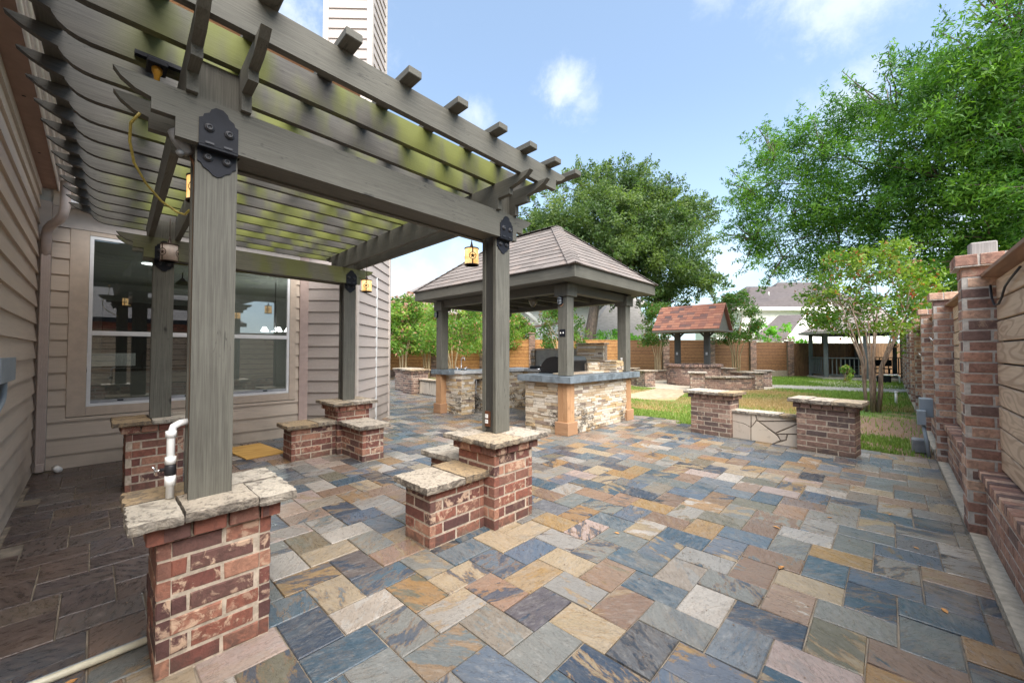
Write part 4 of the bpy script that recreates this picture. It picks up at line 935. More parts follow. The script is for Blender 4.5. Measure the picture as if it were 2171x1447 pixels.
polys=[[(0,1),(.30,1),(.285,.52),(.18,.62),(.0,.66)],[(.31,1),(.36,1),(.38,.80),(.31,.55)],[(0,.64),(.18,.60),(.285,.48),(.285,.0),(0,.0)],[(.30,.48),(.385,.76),(.46,.66),(.68,.30),(.72,.16),(.62,.0),(.30,.0)],[(.38,1),(.98,1),(.80,.90),(.40,.78)],[(.44,.74),(.80,.86),(.99,.88),(.66,.42)],[(.68,.40),(.995,.84),(.995,.50),(.80,.44)],[(.70,.36),(.82,.40),(.80,.22),(.74,.18)],[(.84,.40),(.995,.46),(.995,.0),(.65,.0),(.82,.20)]]
for P in polys:
    q=[S(x,y) for x,y in P]; cx=sum(a for a,_ in q)/len(q); cz=sum(a for _,a in q)/len(q)
    # clockwise or not: orient to face -Y
    area=sum(q[i][0]*q[(i+1)%len(q)][1]-q[(i+1)%len(q)][0]*q[i][1] for i in range(len(q)))
    if area<0: q=q[::-1]
    ins=[(cx+(a-cx)*.97,cz+(c-cz)*.97) for a,c in q]; n=len(q); d=random.uniform(0,.004)
    b=MB(); vs=[(a,7.48,c) for a,c in q]+[(a,7.458-d,c) for a,c in q]+[(a,7.453-d,c) for a,c in ins]
    fs=[(i,(i+1)%n,n+(i+1)%n,n+i) for i in range(n)]+[(n+i,n+(i+1)%n,2*n+(i+1)%n,2*n+i) for i in range(n)]+[tuple(range(2*n,3*n))]
    b.add(vs,fs,FLAG2); b.build('flagstone',gw,fn=gf)
# ---- planter walls left of the pavilion
pw=empty('garden_wall',(-12.2,7.9,0),'garden wall of pale brown brick pillars and flagstone left of the pavilion','garden wall')
pa=math.radians(-4); pf=lambda v:(*rot2(v,(-12,7.8),pa),v[2])
for (x0,x1,y0,y1,h) in((-13.6,-12.75,7.75,8.4,9),(-12.35,-11.75,7.45,8.1,9),(-12.76,-12.34,7.9,8.3,8)):
    t=masonry(pw,x0,y0,x1,y1,h,ch=.0785,bl=.245,mat=BR3,fn=pf,limit=90); flag_cap(pw,x0-.07,y0-.07,x1+.07,y1+.07,t+.05,.05,2,1,fn=pf)
b=MB(); b.box((-11.75,7.75,0),(-10.6,8.0,.46),MORT2); b.build('panel_core',pw,fn=pf); flag_cap(pw,-11.75,7.70,-10.55,8.05,.51,.05,2,1,fn=pf)
for i in range(7):
    x=-11.7+i*.16; q=[(x,.02+random.random()*.05),(x+.15,.02),(x+.15+random.uniform(-.05,.04),.42),(x+random.uniform(-.02,.05),.44)]
    b=MB(); b.prism(q,'Y',7.735,7.76,FLAG2); b.build('flagstone',pw,fn=pf)

# ------------------------------------------------------------------ pavilion with outdoor kitchen
pav=empty('pavilion',(-5.95,6.8,0),'dark timber pavilion with a brown shingle hip roof over the outdoor kitchen','pavilion')
QX=[(-7.86,-7.66),(-4.24,-4.04)]; QY=[(5.64,5.84),(7.76,7.96)]
FX0,FX1,FY0,FY1=-8.22,-3.62,5.27,8.27; FZ0,FZ1=2.655,2.865
for (x0,x1) in QX:
    for (y0,y1) in QY:
        b=MB(); b.box((x0,y0,1.03),(x1,y1,2.66),WZ,bev=.004); b.box((x0-.006,y0+.09,1.04),(x1+.006,y0+.11,2.45),WZ) if False else None
        po=b.build('post',pav)
        b=MB(); b.box((x0-.045,y0-.045,2.42),(x1+.045,y1+.045,2.62),WZ,bev=.004); b.build('post_capital',po)
        b=MB(); b.box((x0-.005,y0-.005,.22),(x0+.098,y0+.098,.925),CEDZ,bev=.004); b.box((x0+.102,y0-.005,.22),(x1+.005,y0+.098,.925),CEDZ,bev=.004); b.box((x0-.005,y0+.102,.22),(x1+.005,y1+.005,.925),CEDZ,bev=.004); b.build('cedar_sleeve',po)
        b=MB(); b.box((x0-.045,y0-.045,0),(x1+.045,y1+.045,.225),CEDX,bev=.006); b.build('cedar_plinth',po)
for (a,c,m) in(((FX0,FY0,FZ0),(FX1,FY0+.04,FZ1),WX),((FX0,FY1-.04,FZ0),(FX1,FY1,FZ1),WX),((FX0,FY0+.041,FZ0),(FX0+.04,FY1-.041,FZ1),WY),((FX1-.04,FY0+.041,FZ0),(FX1,FY1-.041,FZ1),WY)):
    b=MB(); b.box(a,c,m,bev=.003); b.build('fascia_board',pav)
for y in(5.70,5.78,7.82,7.90): pass
for (y0,y1) in((5.66,5.82),(7.78,7.94)):
    b=MB(); b.box((-7.90,y0,2.50),(-4.0,y1,2.655),WX,bev=.004); b.build('header_beam',pav)
for (x0,x1) in((-7.84,-7.68),(-4.22,-4.06)):
    b=MB(); b.box((x0,5.825,2.50),(x1,7.775,2.655),WY,bev=.004); b.build('header_beam',pav)
b=MB(); b.box((FX0+.04,FY0+.04,2.662),(FX1-.04,FY0+.40,2.672),WX); b.box((FX0+.04,FY1-.40,2.662),(FX1-.04,FY1-.04,2.672),WX); b.box((FX0+.04,FY0+.40,2.662),(FX0+.38,FY1-.4,2.672),WY); b.box((FX1-.38,FY0+.40,2.662),(FX1-.04,FY1-.4,2.672),WY); b.build('soffit',pav)
for k in range(6):
    x=-7.2+k*.56; b=MB(); b.box((x,5.83,2.56),(x+.045,7.77,2.66),WY); b.build('joist',pav)
b=MB(); b.box((-7.6,5.9,2.80),(-4.3,7.7,2.81),BLKM); b.build('ceiling_deck',pav)
RZ=4.13; RY=6.77; RX0,RX1=-6.75,-5.12
ov=.03; e0,e1,f0,f1=FX0-ov,FX1+ov,FY0-ov,FY1+ov; EZ=FZ1-.005
b=MB(); V=[(e0,f0,EZ),(e1,f0,EZ),(e1,f1,EZ),(e0,f1,EZ),(RX0,RY,RZ),(RX1,RY,RZ)]
b.add(V,[(0,1,5,4),(1,2,5),(2,3,4,5),(3,0,4),(3,2,1,0)],SH1,rnd=(.1,.1,.1)); b.build('roof_deck',pav)
def shingle_face(pts,top,parent,mat,rows,tab,jit=.25,nv=None):
    """pts: eave left,right (seen from outside, left to right); top: ridge left,right"""
    EL,ER=[Vector(p) for p in pts]; TL,TR=[Vector(p) for p in top]
    nrm=(ER-EL).cross(TL-EL if (TL-EL).length>.01 else TR-EL).normalized(); u=(ER-EL).normalized(); out=[]
    up=nrm.cross(u).normalized(); Hh=(TL-EL).dot(up)
    def lim(t): # extents along u at fraction t
        l=(TL-EL).dot(u)*t; r=(ER-EL).dot(u)+((TR-ER).dot(u))*t; return l,r
    for r_ in range(rows):
        t0=r_/rows; t1=min(1,(r_+1.15)/rows); l0,rr0=lim(t0); l1,rr1=lim(t1)
        s=l0-(random.random()*tab)
        while s<rr0:
            w=tab*random.uniform(1-jit,1+jit); a=max(s,l0); e=min(s+w-.006,rr0); s+=w
            a1=max(a,l1); e1_=min(e,rr1)
            if e-a<.03: continue
            if e1_<=a1: 
                mm=min(max((a+e)/2,l1),rr1); a1=e1_=mm
            rn=(random.random(),random.random(),random.random()); lift=random.uniform(.0,.004)
            q=lambda s_,t_,h_: EL+u*s_+up*(Hh*t_)+nrm*h_
            vs=[q(a,t0-.004,.018+lift),q(e,t0-.004,.018+lift),q(e1_,t1,.006),q(a1,t1,.006),q(a,t0-.004,.002),q(e,t0-.004,.002),q(e1_,t1,.0),q(a1,t1,.0)]
            def fa(b,vs=vs,rn=rn): b.add(vs,[(0,1,2,3),(4,5,1,0),(5,6,2,1),(6,7,3,2),(7,4,0,3)],mat,rn)
            out.append((vs[0],tab,fa))
    return out
shs=[]
shs+=shingle_face([V[0],V[1]],[V[4],V[5]],pav,SH1,12,.30)
shs+=shingle_face([V[1],V[2]],[V[5],V[5]],pav,SH1,12,.30)
for f_ in shingle_face([V[2],V[3]],[V[5],V[4]],pav,SH1,12,.30)+shingle_face([V[3],V[0]],[V[4],V[4]],pav,SH1,12,.30): shs.append((f_[0],.0001,f_[2]))
for (p,q) in((V[1],V[5]),(V[0],V[4]),(V[2],V[5]),(V[3],V[4]),(V[4],V[5])):
    p=Vector(p);q=Vector(q); n=max(4,int((q-p).length/.15)); d=(q-p).normalized(); sd_=d.cross(Vector((0,0,1))).normalized(); up_=sd_.cross(d)
    for k in range(n):
        c=p+(q-p)*((k+.5)/n)+up_*.022; rn=(random.random(),random.random(),random.random())
        def fa(b,c=c,d=d,sd_=sd_,up_=up_,rn=rn,L=(q-p).length/n):
            a_=c-d*L*.5; z_=c+d*L*.62; w=.12; dr=.045
            vs=[a_-sd_*w-up_*dr+up_*.012,a_+up_*.012,a_+sd_*w-up_*dr+up_*.012,z_-sd_*w-up_*dr,z_,z_+sd_*w-up_*dr,a_-sd_*w-up_*dr,a_,a_+sd_*w-up_*dr]
            b.add(vs,[(0,3,4,1),(1,4,5,2),(6,0,1,7),(7,1,2,8)],SH1,rn)
        shs.append((tuple(c),.16,fa))
pieces(shs,pav,'shingle',minpx=9,limit=290)
# ceiling fan
e=empty('ceiling_fan',(-5.6,6.6,2.45),'dark ceiling fan with a glass light under the pavilion roof','ceiling fan')
b=MB(); b.lathe((-5.58,6.53,2.60),[(.02,.12),(.12,.10),(.15,.03),(.12,0),(.06,-.01)],BLKM,seg=18); b.tube([(-5.58,6.53,2.70),(-5.58,6.53,2.80)],.015,BLKM,seg=8); b.build('motor',e)
b=MB(); b.lathe((-5.58,6.53,2.46),[(.012,-.05),(.05,-.015),(.085,.04),(.11,.12),(.105,.125)],SMOKE,seg=18); b.build('glass_bowl',e)
b=MB(); b.lathe((-5.58,6.53,2.42),[(.004,-.02),(.016,0),(.012,.015),(.02,.02)],BLKM,seg=10); b.build('finial',e)
for k in range(5):
    a=2*PI*k/5+.4; d=(math.cos(a),math.sin(a),0); n=(-math.sin(a),math.cos(a),.18)
    b=MB(); b.obox((-5.58+d[0]*.40,6.53+d[1]*.40,2.655),d,n,(0,-.18,1),.50,.13,.008,BLKM); b.build('blade',e)
# bulkhead lights, switch, outlets
def bulkhead(x,y,z,label):
    e=empty('bulkhead_light',(x,y,z-.08),label,'wall light','oval bulkhead lights on the pavilion posts')
    b=MB(); n=20; o=[(x+.043*math.cos(2*PI*i/n)*(1.0),z+ (.034*math.sin(2*PI*i/n)+(.042 if math.sin(2*PI*i/n)>=0 else -.042))) for i in range(n)]
    b.prism(o,'Y',y-.03,y,BLKM); b.build('base',e)
    g=MB(); o2=[(x+.030*math.cos(2*PI*i/n),z+(.026*math.sin(2*PI*i/n)+(.038 if math.sin(2*PI*i/n)>=0 else -.038))) for i in range(n)]; g.prism(o2,'Y',y-.062,y-.03,LAMPG); g.build('glass',e)
    c=MB(); c.tube([(x,y-.03,z+.075),(x,y-.068,z+.05),(x,y-.072,z),(x,y-.068,z-.05),(x,y-.03,z-.075)],.0045,BLKM,seg=6)
    for dz in(-.028,.028): c.tube([(x-.042,y-.03,z+dz),(x-.028,y-.066,z+dz),(x+.028,y-.066,z+dz),(x+.042,y-.03,z+dz)],.0045,BLKM,seg=6)
    c.build('guard',e)
bulkhead(-4.17,5.640,2.34,'oval bulkhead light above the switch plate on the front pavilion post')
bulkhead(-7.83,5.640,2.33,'oval bulkhead light on the left pavilion post')
b=MB(); b.prism([(-4.20,2.26),(-4.17,2.235),(-4.13,2.26),(-4.12,2.29),(-4.21,2.29)],'Y',5.632,5.640,CEDX); b.build('wood_patch',label='bare wood patch under the bulkhead light on the front pavilion post',cat='patch')
e=empty('switch_plate',(-4.14,5.635,1.72),'dark double light switch plate on the front pavilion post','light switch')
b=MB(); b.box((-4.20,5.628,1.715),(-4.075,5.640,1.84),RUSTP if False else BLKM,bev=.003); b.build('plate',e)
for x in(-4.168,-4.112):
    b=MB(); b.box((x-.006,5.615,1.765),(x+.006,5.628,1.79),WHITEP); b.build('toggle',e)
e=empty('outlet',(-4.15,7.75,1.24),'pair of white sockets on the right pavilion post','outlet')
for z in(1.30,1.255):
    b=MB(); b.box((-4.165,7.750,z-.016),(-4.125,7.759,z+.016),WHITEP,bev=.002); b.build('socket',e)

def ledge_run(o,u,n,L,z0,z1,specs,big=1.0):
    z=z0
    while z<z1-.01:
        h=random.choice([.032,.04,.05,.06])*big
        if z+h>z1: h=z1-z
        s=-random.random()*.2
        while s<L:
            w=random.uniform(.10,.34)*big; a=max(s,0); e=min(s+w-.003,L); s+=w
            if e-a<.02: continue
            rn=(random.random(),random.random(),random.random()); pr=random.uniform(.0,.022); c=(o[0]+u[0]*(a+e)/2,o[1]+u[1]*(a+e)/2,z+h/2)
            def fa(b,c=c,w_=e-a,pr=pr,rn=rn,h=h):
                b.obox((c[0]+n[0]*(pr-.03)/1,c[1]+n[1]*(pr-.03),c[2]),(u[0],u[1],0),(n[0],n[1],0),(0,0,1),w_,.06,h-.003,LEDGE,rn,bev=.004)
            specs.append((c,w_+.05 if False else e-a,fa))
        z+=h
bar=empty('bar_counter',(-4.5,6.8,0),'stacked stone bar counter with a blue slate edge around the grill','counter')
cx0,cx1,cy0,cy1=-5.03,-4.055,5.67,7.93
b=MB(); b.box((cx0+.02,cy0+.02,0),(cx1-.02,cy1-.02,.90),MORT2); b.build('counter_core',bar)
sp=[]; ledge_run((cx0,cy0),(1,0),(0,-1),.80,0,.915,sp); ledge_run((cx1,cy0+.17),(0,1),(1,0),1.93,0,.915,sp)
t2=[]; ledge_run((cx0,cy1),(0,-1),(-1,0),2.2,0,.9,t2,1.4); sp+=[(c,.0001,f) for c,s,f in t2]
pieces(sp,bar,'ledge_stone',minpx=7.5,limit=280)
b=MB(); b.box((cx0-.10,cy0-.12,.985),(cx1+.13,cy1+.18,1.02),SLATEB,bev=.004); b.build('countertop',bar)
x=cx0-.10
while x<cx1+.12:
    w=min(.30,cx1+.13-x); b=MB(); b.box((x+.002,cy0-.128,.905),(x+w-.002,cy0-.112,1.022),SLATEB,bev=.003); b.build('edge_tile',bar); x+=w
y=cy0-.128
while y<cy1+.18:
    w=min(.30,cy1+.19-y); b=MB(); b.box((cx1+.131,y+.002,.905),(cx1+.147,y+w-.002,1.022),SLATEB,bev=.003); b.build('edge_tile',bar); y+=w
y=cy0-.1; b=MB(); b.box((cx0-.09,cy0-.11,.91),(cx1+.12,cy1+.17,.984),MORT2); b.build('countertop_base',bar)
sp=[]
for k in range(9):
    y=5.98+k*.21; rn=(random.random(),random.random(),random.random())
    def fa(b,y=y,rn=rn): b.box((-4.62,y,1.021),(-4.26,y+.205,1.045),LEDGE,rn,bev=.004)
    sp.append(((-4.4,y,1.0),.2,fa))
for k in range(3):
    x=-4.92+k*.10; 
pieces(sp,bar,'top_stone',minpx=7)
sp=[]; ledge_run((-4.52,7.50),(1,0),(0,-1),.40,1.021,1.235,sp); ledge_run((-4.12,7.50),(0,1),(1,0),.45,1.021,1.235,sp); b=MB(); b.box((-4.50,7.52,1.02),(-4.14,7.94,1.225),MORT2); b.build('block_core',bar)
ledge_run((-4.52,7.04),(0,1),(1,0),.46,1.021,1.225,sp); b=MB(); b.box((-4.75,7.04,1.02),(-4.54,7.49,1.21),MORT2); b.build('block_core',bar)
for k in range(3):
    rn=(random.random(),random.random(),random.random())
    def fa(b,k=k,rn=rn): b.box((-4.53+k*.14,7.48,1.236),(-4.395+k*.14,7.97,1.262),LEDGE,rn,bev=.004)
    sp.append(((-4.4,7.5,1.2),.3,fa))
pieces(sp,bar,'block_stone',minpx=7)
# grill
e=empty('grill',(-4.85,6.75,1.02),'black built in barbecue grill with a closed lid','grill')
b=MB(); prof=[(-5.12,1.04),(-4.60,1.04),(-4.60,1.28),(-4.64,1.335),(-4.74,1.355),(-4.86,1.345),(-4.97,1.31),(-5.06,1.23),(-5.12,1.12)]
b.prism(prof[::-1],'Y',6.22,7.12,BLKP); b.build('lid',e)
b=MB(); b.prism([(-4.598,1.265),(-4.598,1.275),(-4.635,1.342),(-4.74,1.362),(-4.80,1.36),(-4.80,1.352),(-4.66,1.335)][::-1],'Y',6.30,7.10,ALU); b.build('lid_top',e)
b=MB(); b.box((-5.14,6.19,1.02),(-4.585,7.15,1.055),BLKP,bev=.006); b.build('firebox_rim',e)
b=MB(); b.tube([(-5.14,6.3,1.16),(-5.19,6.32,1.17),(-5.19,7.0,1.17),(-5.14,7.02,1.16)],.012,CHROME,seg=8); b.build('handle',e)
b=MB(); b.tube([(-5.12,6.2,1.10),(-5.16,6.17,1.09)],.018,CHROME,seg=10); b.build('knob',e)
# left and back kitchen counters
kit=empty('kitchen_counter',(-6.8,7.0,0),'stacked stone kitchen counter with open bays, sink and cooktop','counter')
sp=[]
def kblock(x0,x1,y0,y1,z1=.93,faces='SE'):
    b=MB(); b.box((x0+.02,y0+.02,0),(x1-.02,y1-.02,z1-.01),MORT2); b.build('counter_core',kit)
    if 'S' in faces: ledge_run((x0,y0),(1,0),(0,-1),x1-x0,0,z1,sp)
    if 'E' in faces: ledge_run((x1,y0),(0,1),(1,0),y1-y0,0,z1,sp)
kblock(-7.70,-7.09,5.79,6.18); kblock(-7.68,-7.08,6.44,7.05)
kblock(-7.68,-7.10,7.05,8.3)
for (x0,x1) in((-7.1,-6.95),): pass
kblock(-6.72,-6.30,7.90,8.30,faces='SE'); kblock(-5.75,-5.1,7.9,8.3)
b=MB(); b.box((-7.62,6.19,.0),(-7.5,6.43,.9),BLKM); b.box((-7.3,8.15,0),(-5.0,8.25,.9),BLKM); b.build('bay_back',kit)
b=MB(); b.box((-7.5,6.20,.02),(-7.45,6.31,.80),DGREY); b.box((-7.47,6.33,.02),(-7.42,6.42,.5),BLKM); b.build('bay_door',kit)
b=MB(); b.box((-6.29,8.02,.03),(-5.9,8.06,.85),RUSTP); b.build('side_door',kit)
ledge_run((-7.10,6.18),(0,1),(1,0),.26,.80,.93,sp); b=MB(); b.box((-7.68,6.18,.81),(-7.12,6.44,.92),MORT2); b.box((-7.1,7.93,.83),(-5.1,8.3,.92),MORT2); b.build('lintel',kit); ledge_run((-7.10,7.90),(1,0),(0,-1),2.0,.80,.93,sp)
pieces(sp,kit,'ledge_stone',minpx=7,limit=280)
b=MB(); b.box((-7.75,5.75,.935),(-7.02,8.40,1.0),m_simple('pale_counter_top',(.50,.50,.49),.5,0,.2,14,.2),bev=.005); b.box((-7.02,7.84,.935),(-4.95,8.40,.999),m_simple('pale_counter_top2',(.50,.50,.49),.5,0,.2,14,.2),bev=.005); b.build('countertop',kit)
for k in range(3):
    x=-8.02+k*.24; b=MB(); b.box((x,5.60,.915),(x+.236,5.75,1.02),SLATEB,bev=.004); b.build('edge_tile',kit)
for k in range(3):
    b=MB(); b.box((-8.02,5.752+k*.30,.915),(-7.76,6.045+k*.30,1.02),SLATEB,bev=.004); b.build('edge_tile',kit)
b=MB(); b.tube([(-7.08,6.20,.80),(-7.06,6.21,.75),(-7.075,6.20,.55),(-7.06,6.215,.45),(-7.08,6.2,.47)],.012,SENS,seg=6); b.build('hose',kit)
e=empty('sink_faucet',(-7.35,6.0,1.0),'chrome gooseneck faucet with two handles on the stone counter','faucet')
fx,fy=-7.42,6.05
b=MB(); b.tube([(fx,fy,1.0),(fx,fy,1.24),(fx+.01,fy+.01,1.29),(fx+.045,fy+.02,1.315),(fx+.08,fy+.03,1.29),(fx+.09,fy+.03,1.24)],.011,CHROME,seg=10); b.box((fx-.1,fy-.1,1.0),(fx+.1,fy+.1,1.02),CHROME,bev=.006); b.build('spout',e)
for s_ in(-1,1):
    b=MB(); b.lathe((fx+.06*s_,fy+.07*s_,1.02),[(.02,0),(.014,.03),(.018,.045),(.008,.055)],CHROME,seg=12); b.tube([(fx+.06*s_,fy+.07*s_,1.065),(fx+.11*s_,fy+.10*s_,1.08)],.006,CHROME,seg=6); b.build('tap_handle',e)
e=empty('backsplash',(-6.4,8.2,1.0),'grey cement backsplash panels behind the black cooktop','backsplash')
for (x0,x1) in((-6.93,-6.38),(-6.375,-5.6)):
    b=MB(); b.box((x0,8.22,1.0),(x1,8.27,1.50),PANELC); b.build('panel',e)
b=MB(); b.box((-7.02,8.19,1.505),(-5.0,8.33,1.535),m_simple('stone_coping',(.42,.34,.25),.8,0,.2,10,.3),bev=.004); b.build('coping',e)
sp=[]; ledge_run((-7.05,8.15),(1,0),(0,-1),.11,1.0,1.50,sp); ledge_run((-5.55,8.15),(1,0),(0,-1),.75,1.0,1.62,sp); pieces(sp,e,'end_stone',minpx=5)
b=MB(); b.box((-7.03,8.17,1.0),(-6.95,8.3,1.5),MORT2); b.box((-5.54,8.17,1.0),(-4.8,8.3,1.61),MORT2); b.box((-5.57,8.12,1.62),(-4.77,8.34,1.655),FLAG,bev=.004); b.build('end_core',e)
e=empty('cooktop',(-6.3,8.0,1.0),'low black cooktop cover in front of the cement backsplash','cooktop')
b=MB(); b.box((-6.88,7.90,1.0),(-5.6,8.18,1.075),BLKP,bev=.02); b.build('cover',e); b=MB(); b.box((-6.90,7.88,1.0),(-5.58,8.2,1.02),BLKM,bev=.004); b.build('rim',e)
# ------------------------------------------------------------------ wishing well
well=empty('wishing_well',(-6.35,18.4,0),'round brick wishing well with a red shingled gable roof on two posts','wishing well')
wx,wy=-6.35,18.4; sp=[]; R=1.10
b=MB(); b.lathe((wx,wy,-.02),[(R-.25,0),(R-.008,0),(R-.008,.80),(R-.25,.80),(R-.25,0)],MORTAR,seg=40); b.build('mortar_core',well)
def arc_bricks(cx,cy,R,a0,a1,z0,courses,ch,bl,mat,specs,outn=1):
    L=R*abs(a1-a0); n=max(1,int(round(L/bl)))
    for k in range(courses):
        for i in range(-1 if k%2 else 0,n):
            t0=max(0,(i+(.5 if k%2 else 0))/n); t1=min(1,(i+1+(.5 if k%2 else 0))/n)
            if (t1-t0)*L<.04: continue
            a=a0+(a1-a0)*(t0+t1)/2; w=(t1-t0)*L-.012; c=(cx+math.cos(a)*R,cy+math.sin(a)*R,z0+(k+.5)*ch); rn=(random.random(),random.random(),random.random())
            n_=(math.cos(a)*outn,math.sin(a)*outn,0); u_=(-math.sin(a),math.cos(a),0)
            def fa(b,c=c,w=w,n_=n_,u_=u_,rn=rn): b.obox((c[0]-n_[0]*.03,c[1]-n_[1]*.03,c[2]),u_,n_,(0,0,1),w,.06,ch-.012,mat,rn,bev=.004)
            specs.append((c,bl if depth(c)<depth((cx,cy)) else .001,fa))
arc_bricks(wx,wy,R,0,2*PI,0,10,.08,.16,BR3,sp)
sp2=[]
for i in range(44):
    a=2*PI*i/44; rn=(random.random()*.3+.6,.9,random.random()); n_=(math.cos(a),math.sin(a),0)
    def fa(b,a=a,rn=rn,n_=n_): b.obox((wx+math.cos(a)*(R-.06),wy+math.sin(a)*(R-.06),.855),(-n_[1],n_[0],0),n_,(0,0,1),.146,.32,.10,BR3,rn,bev=.006)
    sp2.append(((wx+math.cos(a)*R,wy+math.sin(a)*R,.85),.15,fa))
pieces(sp,well,'brick',minpx=7,limit=200); pieces(sp2,well,'rim_brick',minpx=6,limit=80)
for x in(-7.02,-5.75):
    b=MB(); b.box((x-.11,18.3,.0),(x+.11,18.5,2.42),WD,bev=.006); po=b.build('post',well)
    for s_ in(-1,1):
        b=MB(); b.obox((x+s_*.20,18.4,2.22),(s_*.7,0,.7),(0,1,0),(-.7*s_,0,.7),.42,.09,.07,WD); b.build('brace',po)
    b=MB(); b.box((x-.03,18.285,1.30),(x+.05,18.299,1.42),SENS); b.build('outlet_plate',po)
x0,x1=-7.78,-4.98; hy=.98; zE,zR=2.40,3.52
b=MB()
for s_ in(-1,1): b.add([(x0,wy+s_*hy,zE),(x1,wy+s_*hy,zE),(x1,wy,zR),(x0,wy,zR),(x0,wy+s_*hy,zE-.05),(x1,wy+s_*hy,zE-.05),(x1,wy,zR-.05),(x0,wy,zR-.05)],[(0,1,2,3),(7,6,5,4),(0,4,5,1),(0,3,7,4),(1,5,6,2)],SH2,rnd=(.4,.5,.5))
b.build('roof_deck',well)
sh=shingle_face([(x0,wy-hy,zE),(x1,wy-hy,zE)],[(x0,wy,zR),(x1,wy,zR)],well,SH2,10,.27)
for f_ in shingle_face([(x1,wy+hy,zE),(x0,wy+hy,zE)],[(x1,wy,zR),(x0,wy,zR)],well,SH2,10,.27): sh.append((f_[0],.0001,f_[2]))
pieces(sh,well,'shingle',minpx=7,limit=200)
b=MB(); b.prism([(wy-hy+.08,zE-.02),(wy+hy-.08,zE-.02),(wy,zR-.10)],'X',x1-.16,x1-.13,WZ); b.build('gable_board',well); b=MB(); b.prism([(wy-hy+.08,zE-.02),(wy+hy-.08,zE-.02),(wy,zR-.10)],'X',x0+.13,x0+.16,WZ); b.build('gable_board',well)
b=MB(); b.box((x0,wy-hy-.01,zE-.10),(x1,wy-hy+.03,zE-.02),WX); b.box((x0,wy+hy-.03,zE-.10),(x1,wy+hy+.01,zE-.02),WX); b.box((x0+.1,wy-hy+.04,zE-.1),(x1-.1,wy+hy-.04,zE-.06),WX); b.box((x1-.04,wy-hy+.04,zE-.10),(x1,wy+hy-.04,zE-.03),WY); b.build('eave_board',well)
# seat walls around the well
def seat(a0,a1,label,pill=(True,True)):
    am=(a0+a1)/2; e=empty('seat_wall',(wx+2.7*math.cos(am),wy+2.7*math.sin(am),0),label,'seat wall','curved brick seat walls around the wishing well')
    sp=[]; b=MB(); n=14
    for i in range(n):
        t0=a0+(a1-a0)*i/n; t1=a0+(a1-a0)*(i+1)/n
        P=[(wx+r*math.cos(t),wy+r*math.sin(t)) for r,t in((2.55,t0),(2.83,t0),(2.83,t1),(2.55,t1))]
        b.prism(P,'Z',0,.46,MORTAR)
    b.build('mortar_core',e)
    arc_bricks(wx,wy,2.84,a0,a1,0,6,.077,.21,BR3,sp,1)
    s2=[]; arc_bricks(wx,wy,2.54,a0,a1,0,6,.077,.21,BR3,s2,-1); sp+=[(c,.15,f) for c,s,f in s2]
    pieces(sp,e,'brick',minpx=7,limit=100)
    for i in range(5):
        t0=a0+(a1-a0)*i/5+.004; t1=a0+(a1-a0)*(i+1)/5-.004; b=MB()
        P=[(wx+r*math.cos(t),wy+r*math.sin(t)) for r,t in((2.48,t0),(2.91+random.uniform(-.02,.02),t0),(2.91,(t0+t1)/2),(2.91+random.uniform(-.02,.02),t1),(2.48,t1))]
        b.prism(P,'Z',.462,.512,FLAG); b.build('seat_stone',e)
    for t,ok in zip((a0,a1),pill):
        if not ok: continue
        c=(wx+2.69*math.cos(t),wy+2.69*math.sin(t)); fn=lambda v,c=c,t=t:(*rot2(v,c,t),v[2])
        tp=masonry(e,c[0]-.27,c[1]-.25,c[0]+.27,c[1]+.25,8,ch=.0785,bl=.21,mat=BR3,corbel=False,fn=fn,limit=60,minpx=8); flag_cap(e,c[0]-.35,c[1]-.33,c[0]+.35,c[1]+.33,tp+.05,.05,2,1,fn=fn)
seat(math.radians(-68),math.radians(-20),'curved brick seat wall in front of the wishing well, right of the path')
seat(math.radians(22),math.radians(75),'curved brick seat wall behind the right side of the wishing well')
seat(math.radians(195),math.radians(247),'curved brick seat wall left of the wishing well')
seat(math.radians(110),math.radians(165),'curved brick seat wall hidden behind the wishing well',(True,False))

# ------------------------------------------------------------------ back fence
def fromlat(px,d): l=(px-1085.5)/841*d; return (l*math.cos(YAW)-d*math.sin(YAW),l*math.sin(YAW)+d*math.cos(YAW))
fence=empty('back_fence',(-12,15,0),'honey coloured horizontal board fence between brick piers across the back','fence')
FP=[(718,24.0,2.14),(820,23.8,2.14),(922,23.6,2.13),(1024,23.4,2.13),(1128,23.2,2.12),(1228,23.0,2.10),(1325,22.8,2.08),(1410,22.7,2.04),(1506,22.8,1.98),(1593,23.0,1.95),(1672,23.2,1.94)]
P3=[(*fromlat(p,d),z) for p,d,z in FP]
fb=[];fp=[]
for i,(x,y,z) in enumerate(P3):
    if i+1<len(P3): a=math.atan2(P3[i+1][1]-y,P3[i+1][0]-x)
    tall=(i==4); zt=z+(.30 if tall else .14)
    n=int(zt/.08); fn=lambda v,c=(x,y),a=a:(*rot2(v,c,a),v[2])
    b=MB(); b.box((x-.17,y-.17,-.3),(x+.17,y+.17,zt),MORT2); b.build('pier_core',fence,fn=fn)
    sp=[]; h=zt/n
    brick_run((x-.18,y-.18),(1,0),(0,-1),.36,-.2,n+2,h,.22,BR3,specs=sp)
    brick_run((x+.18,y-.13),(0,1),(1,0),.3,-.2,n+2,h,.22,BR3,specs=sp)
    bb=MB()
    for c,s,f in sp: f(bb)
    bb.build('pier_bricks',fence,fn=fn,kind='stuff')
    b=MB(); b.box((x-.21,y-.21,zt+.06),(x+.21,y+.21,zt+.13),BR3,bev=.01); b.build('pier_cap',fence,fn=fn)
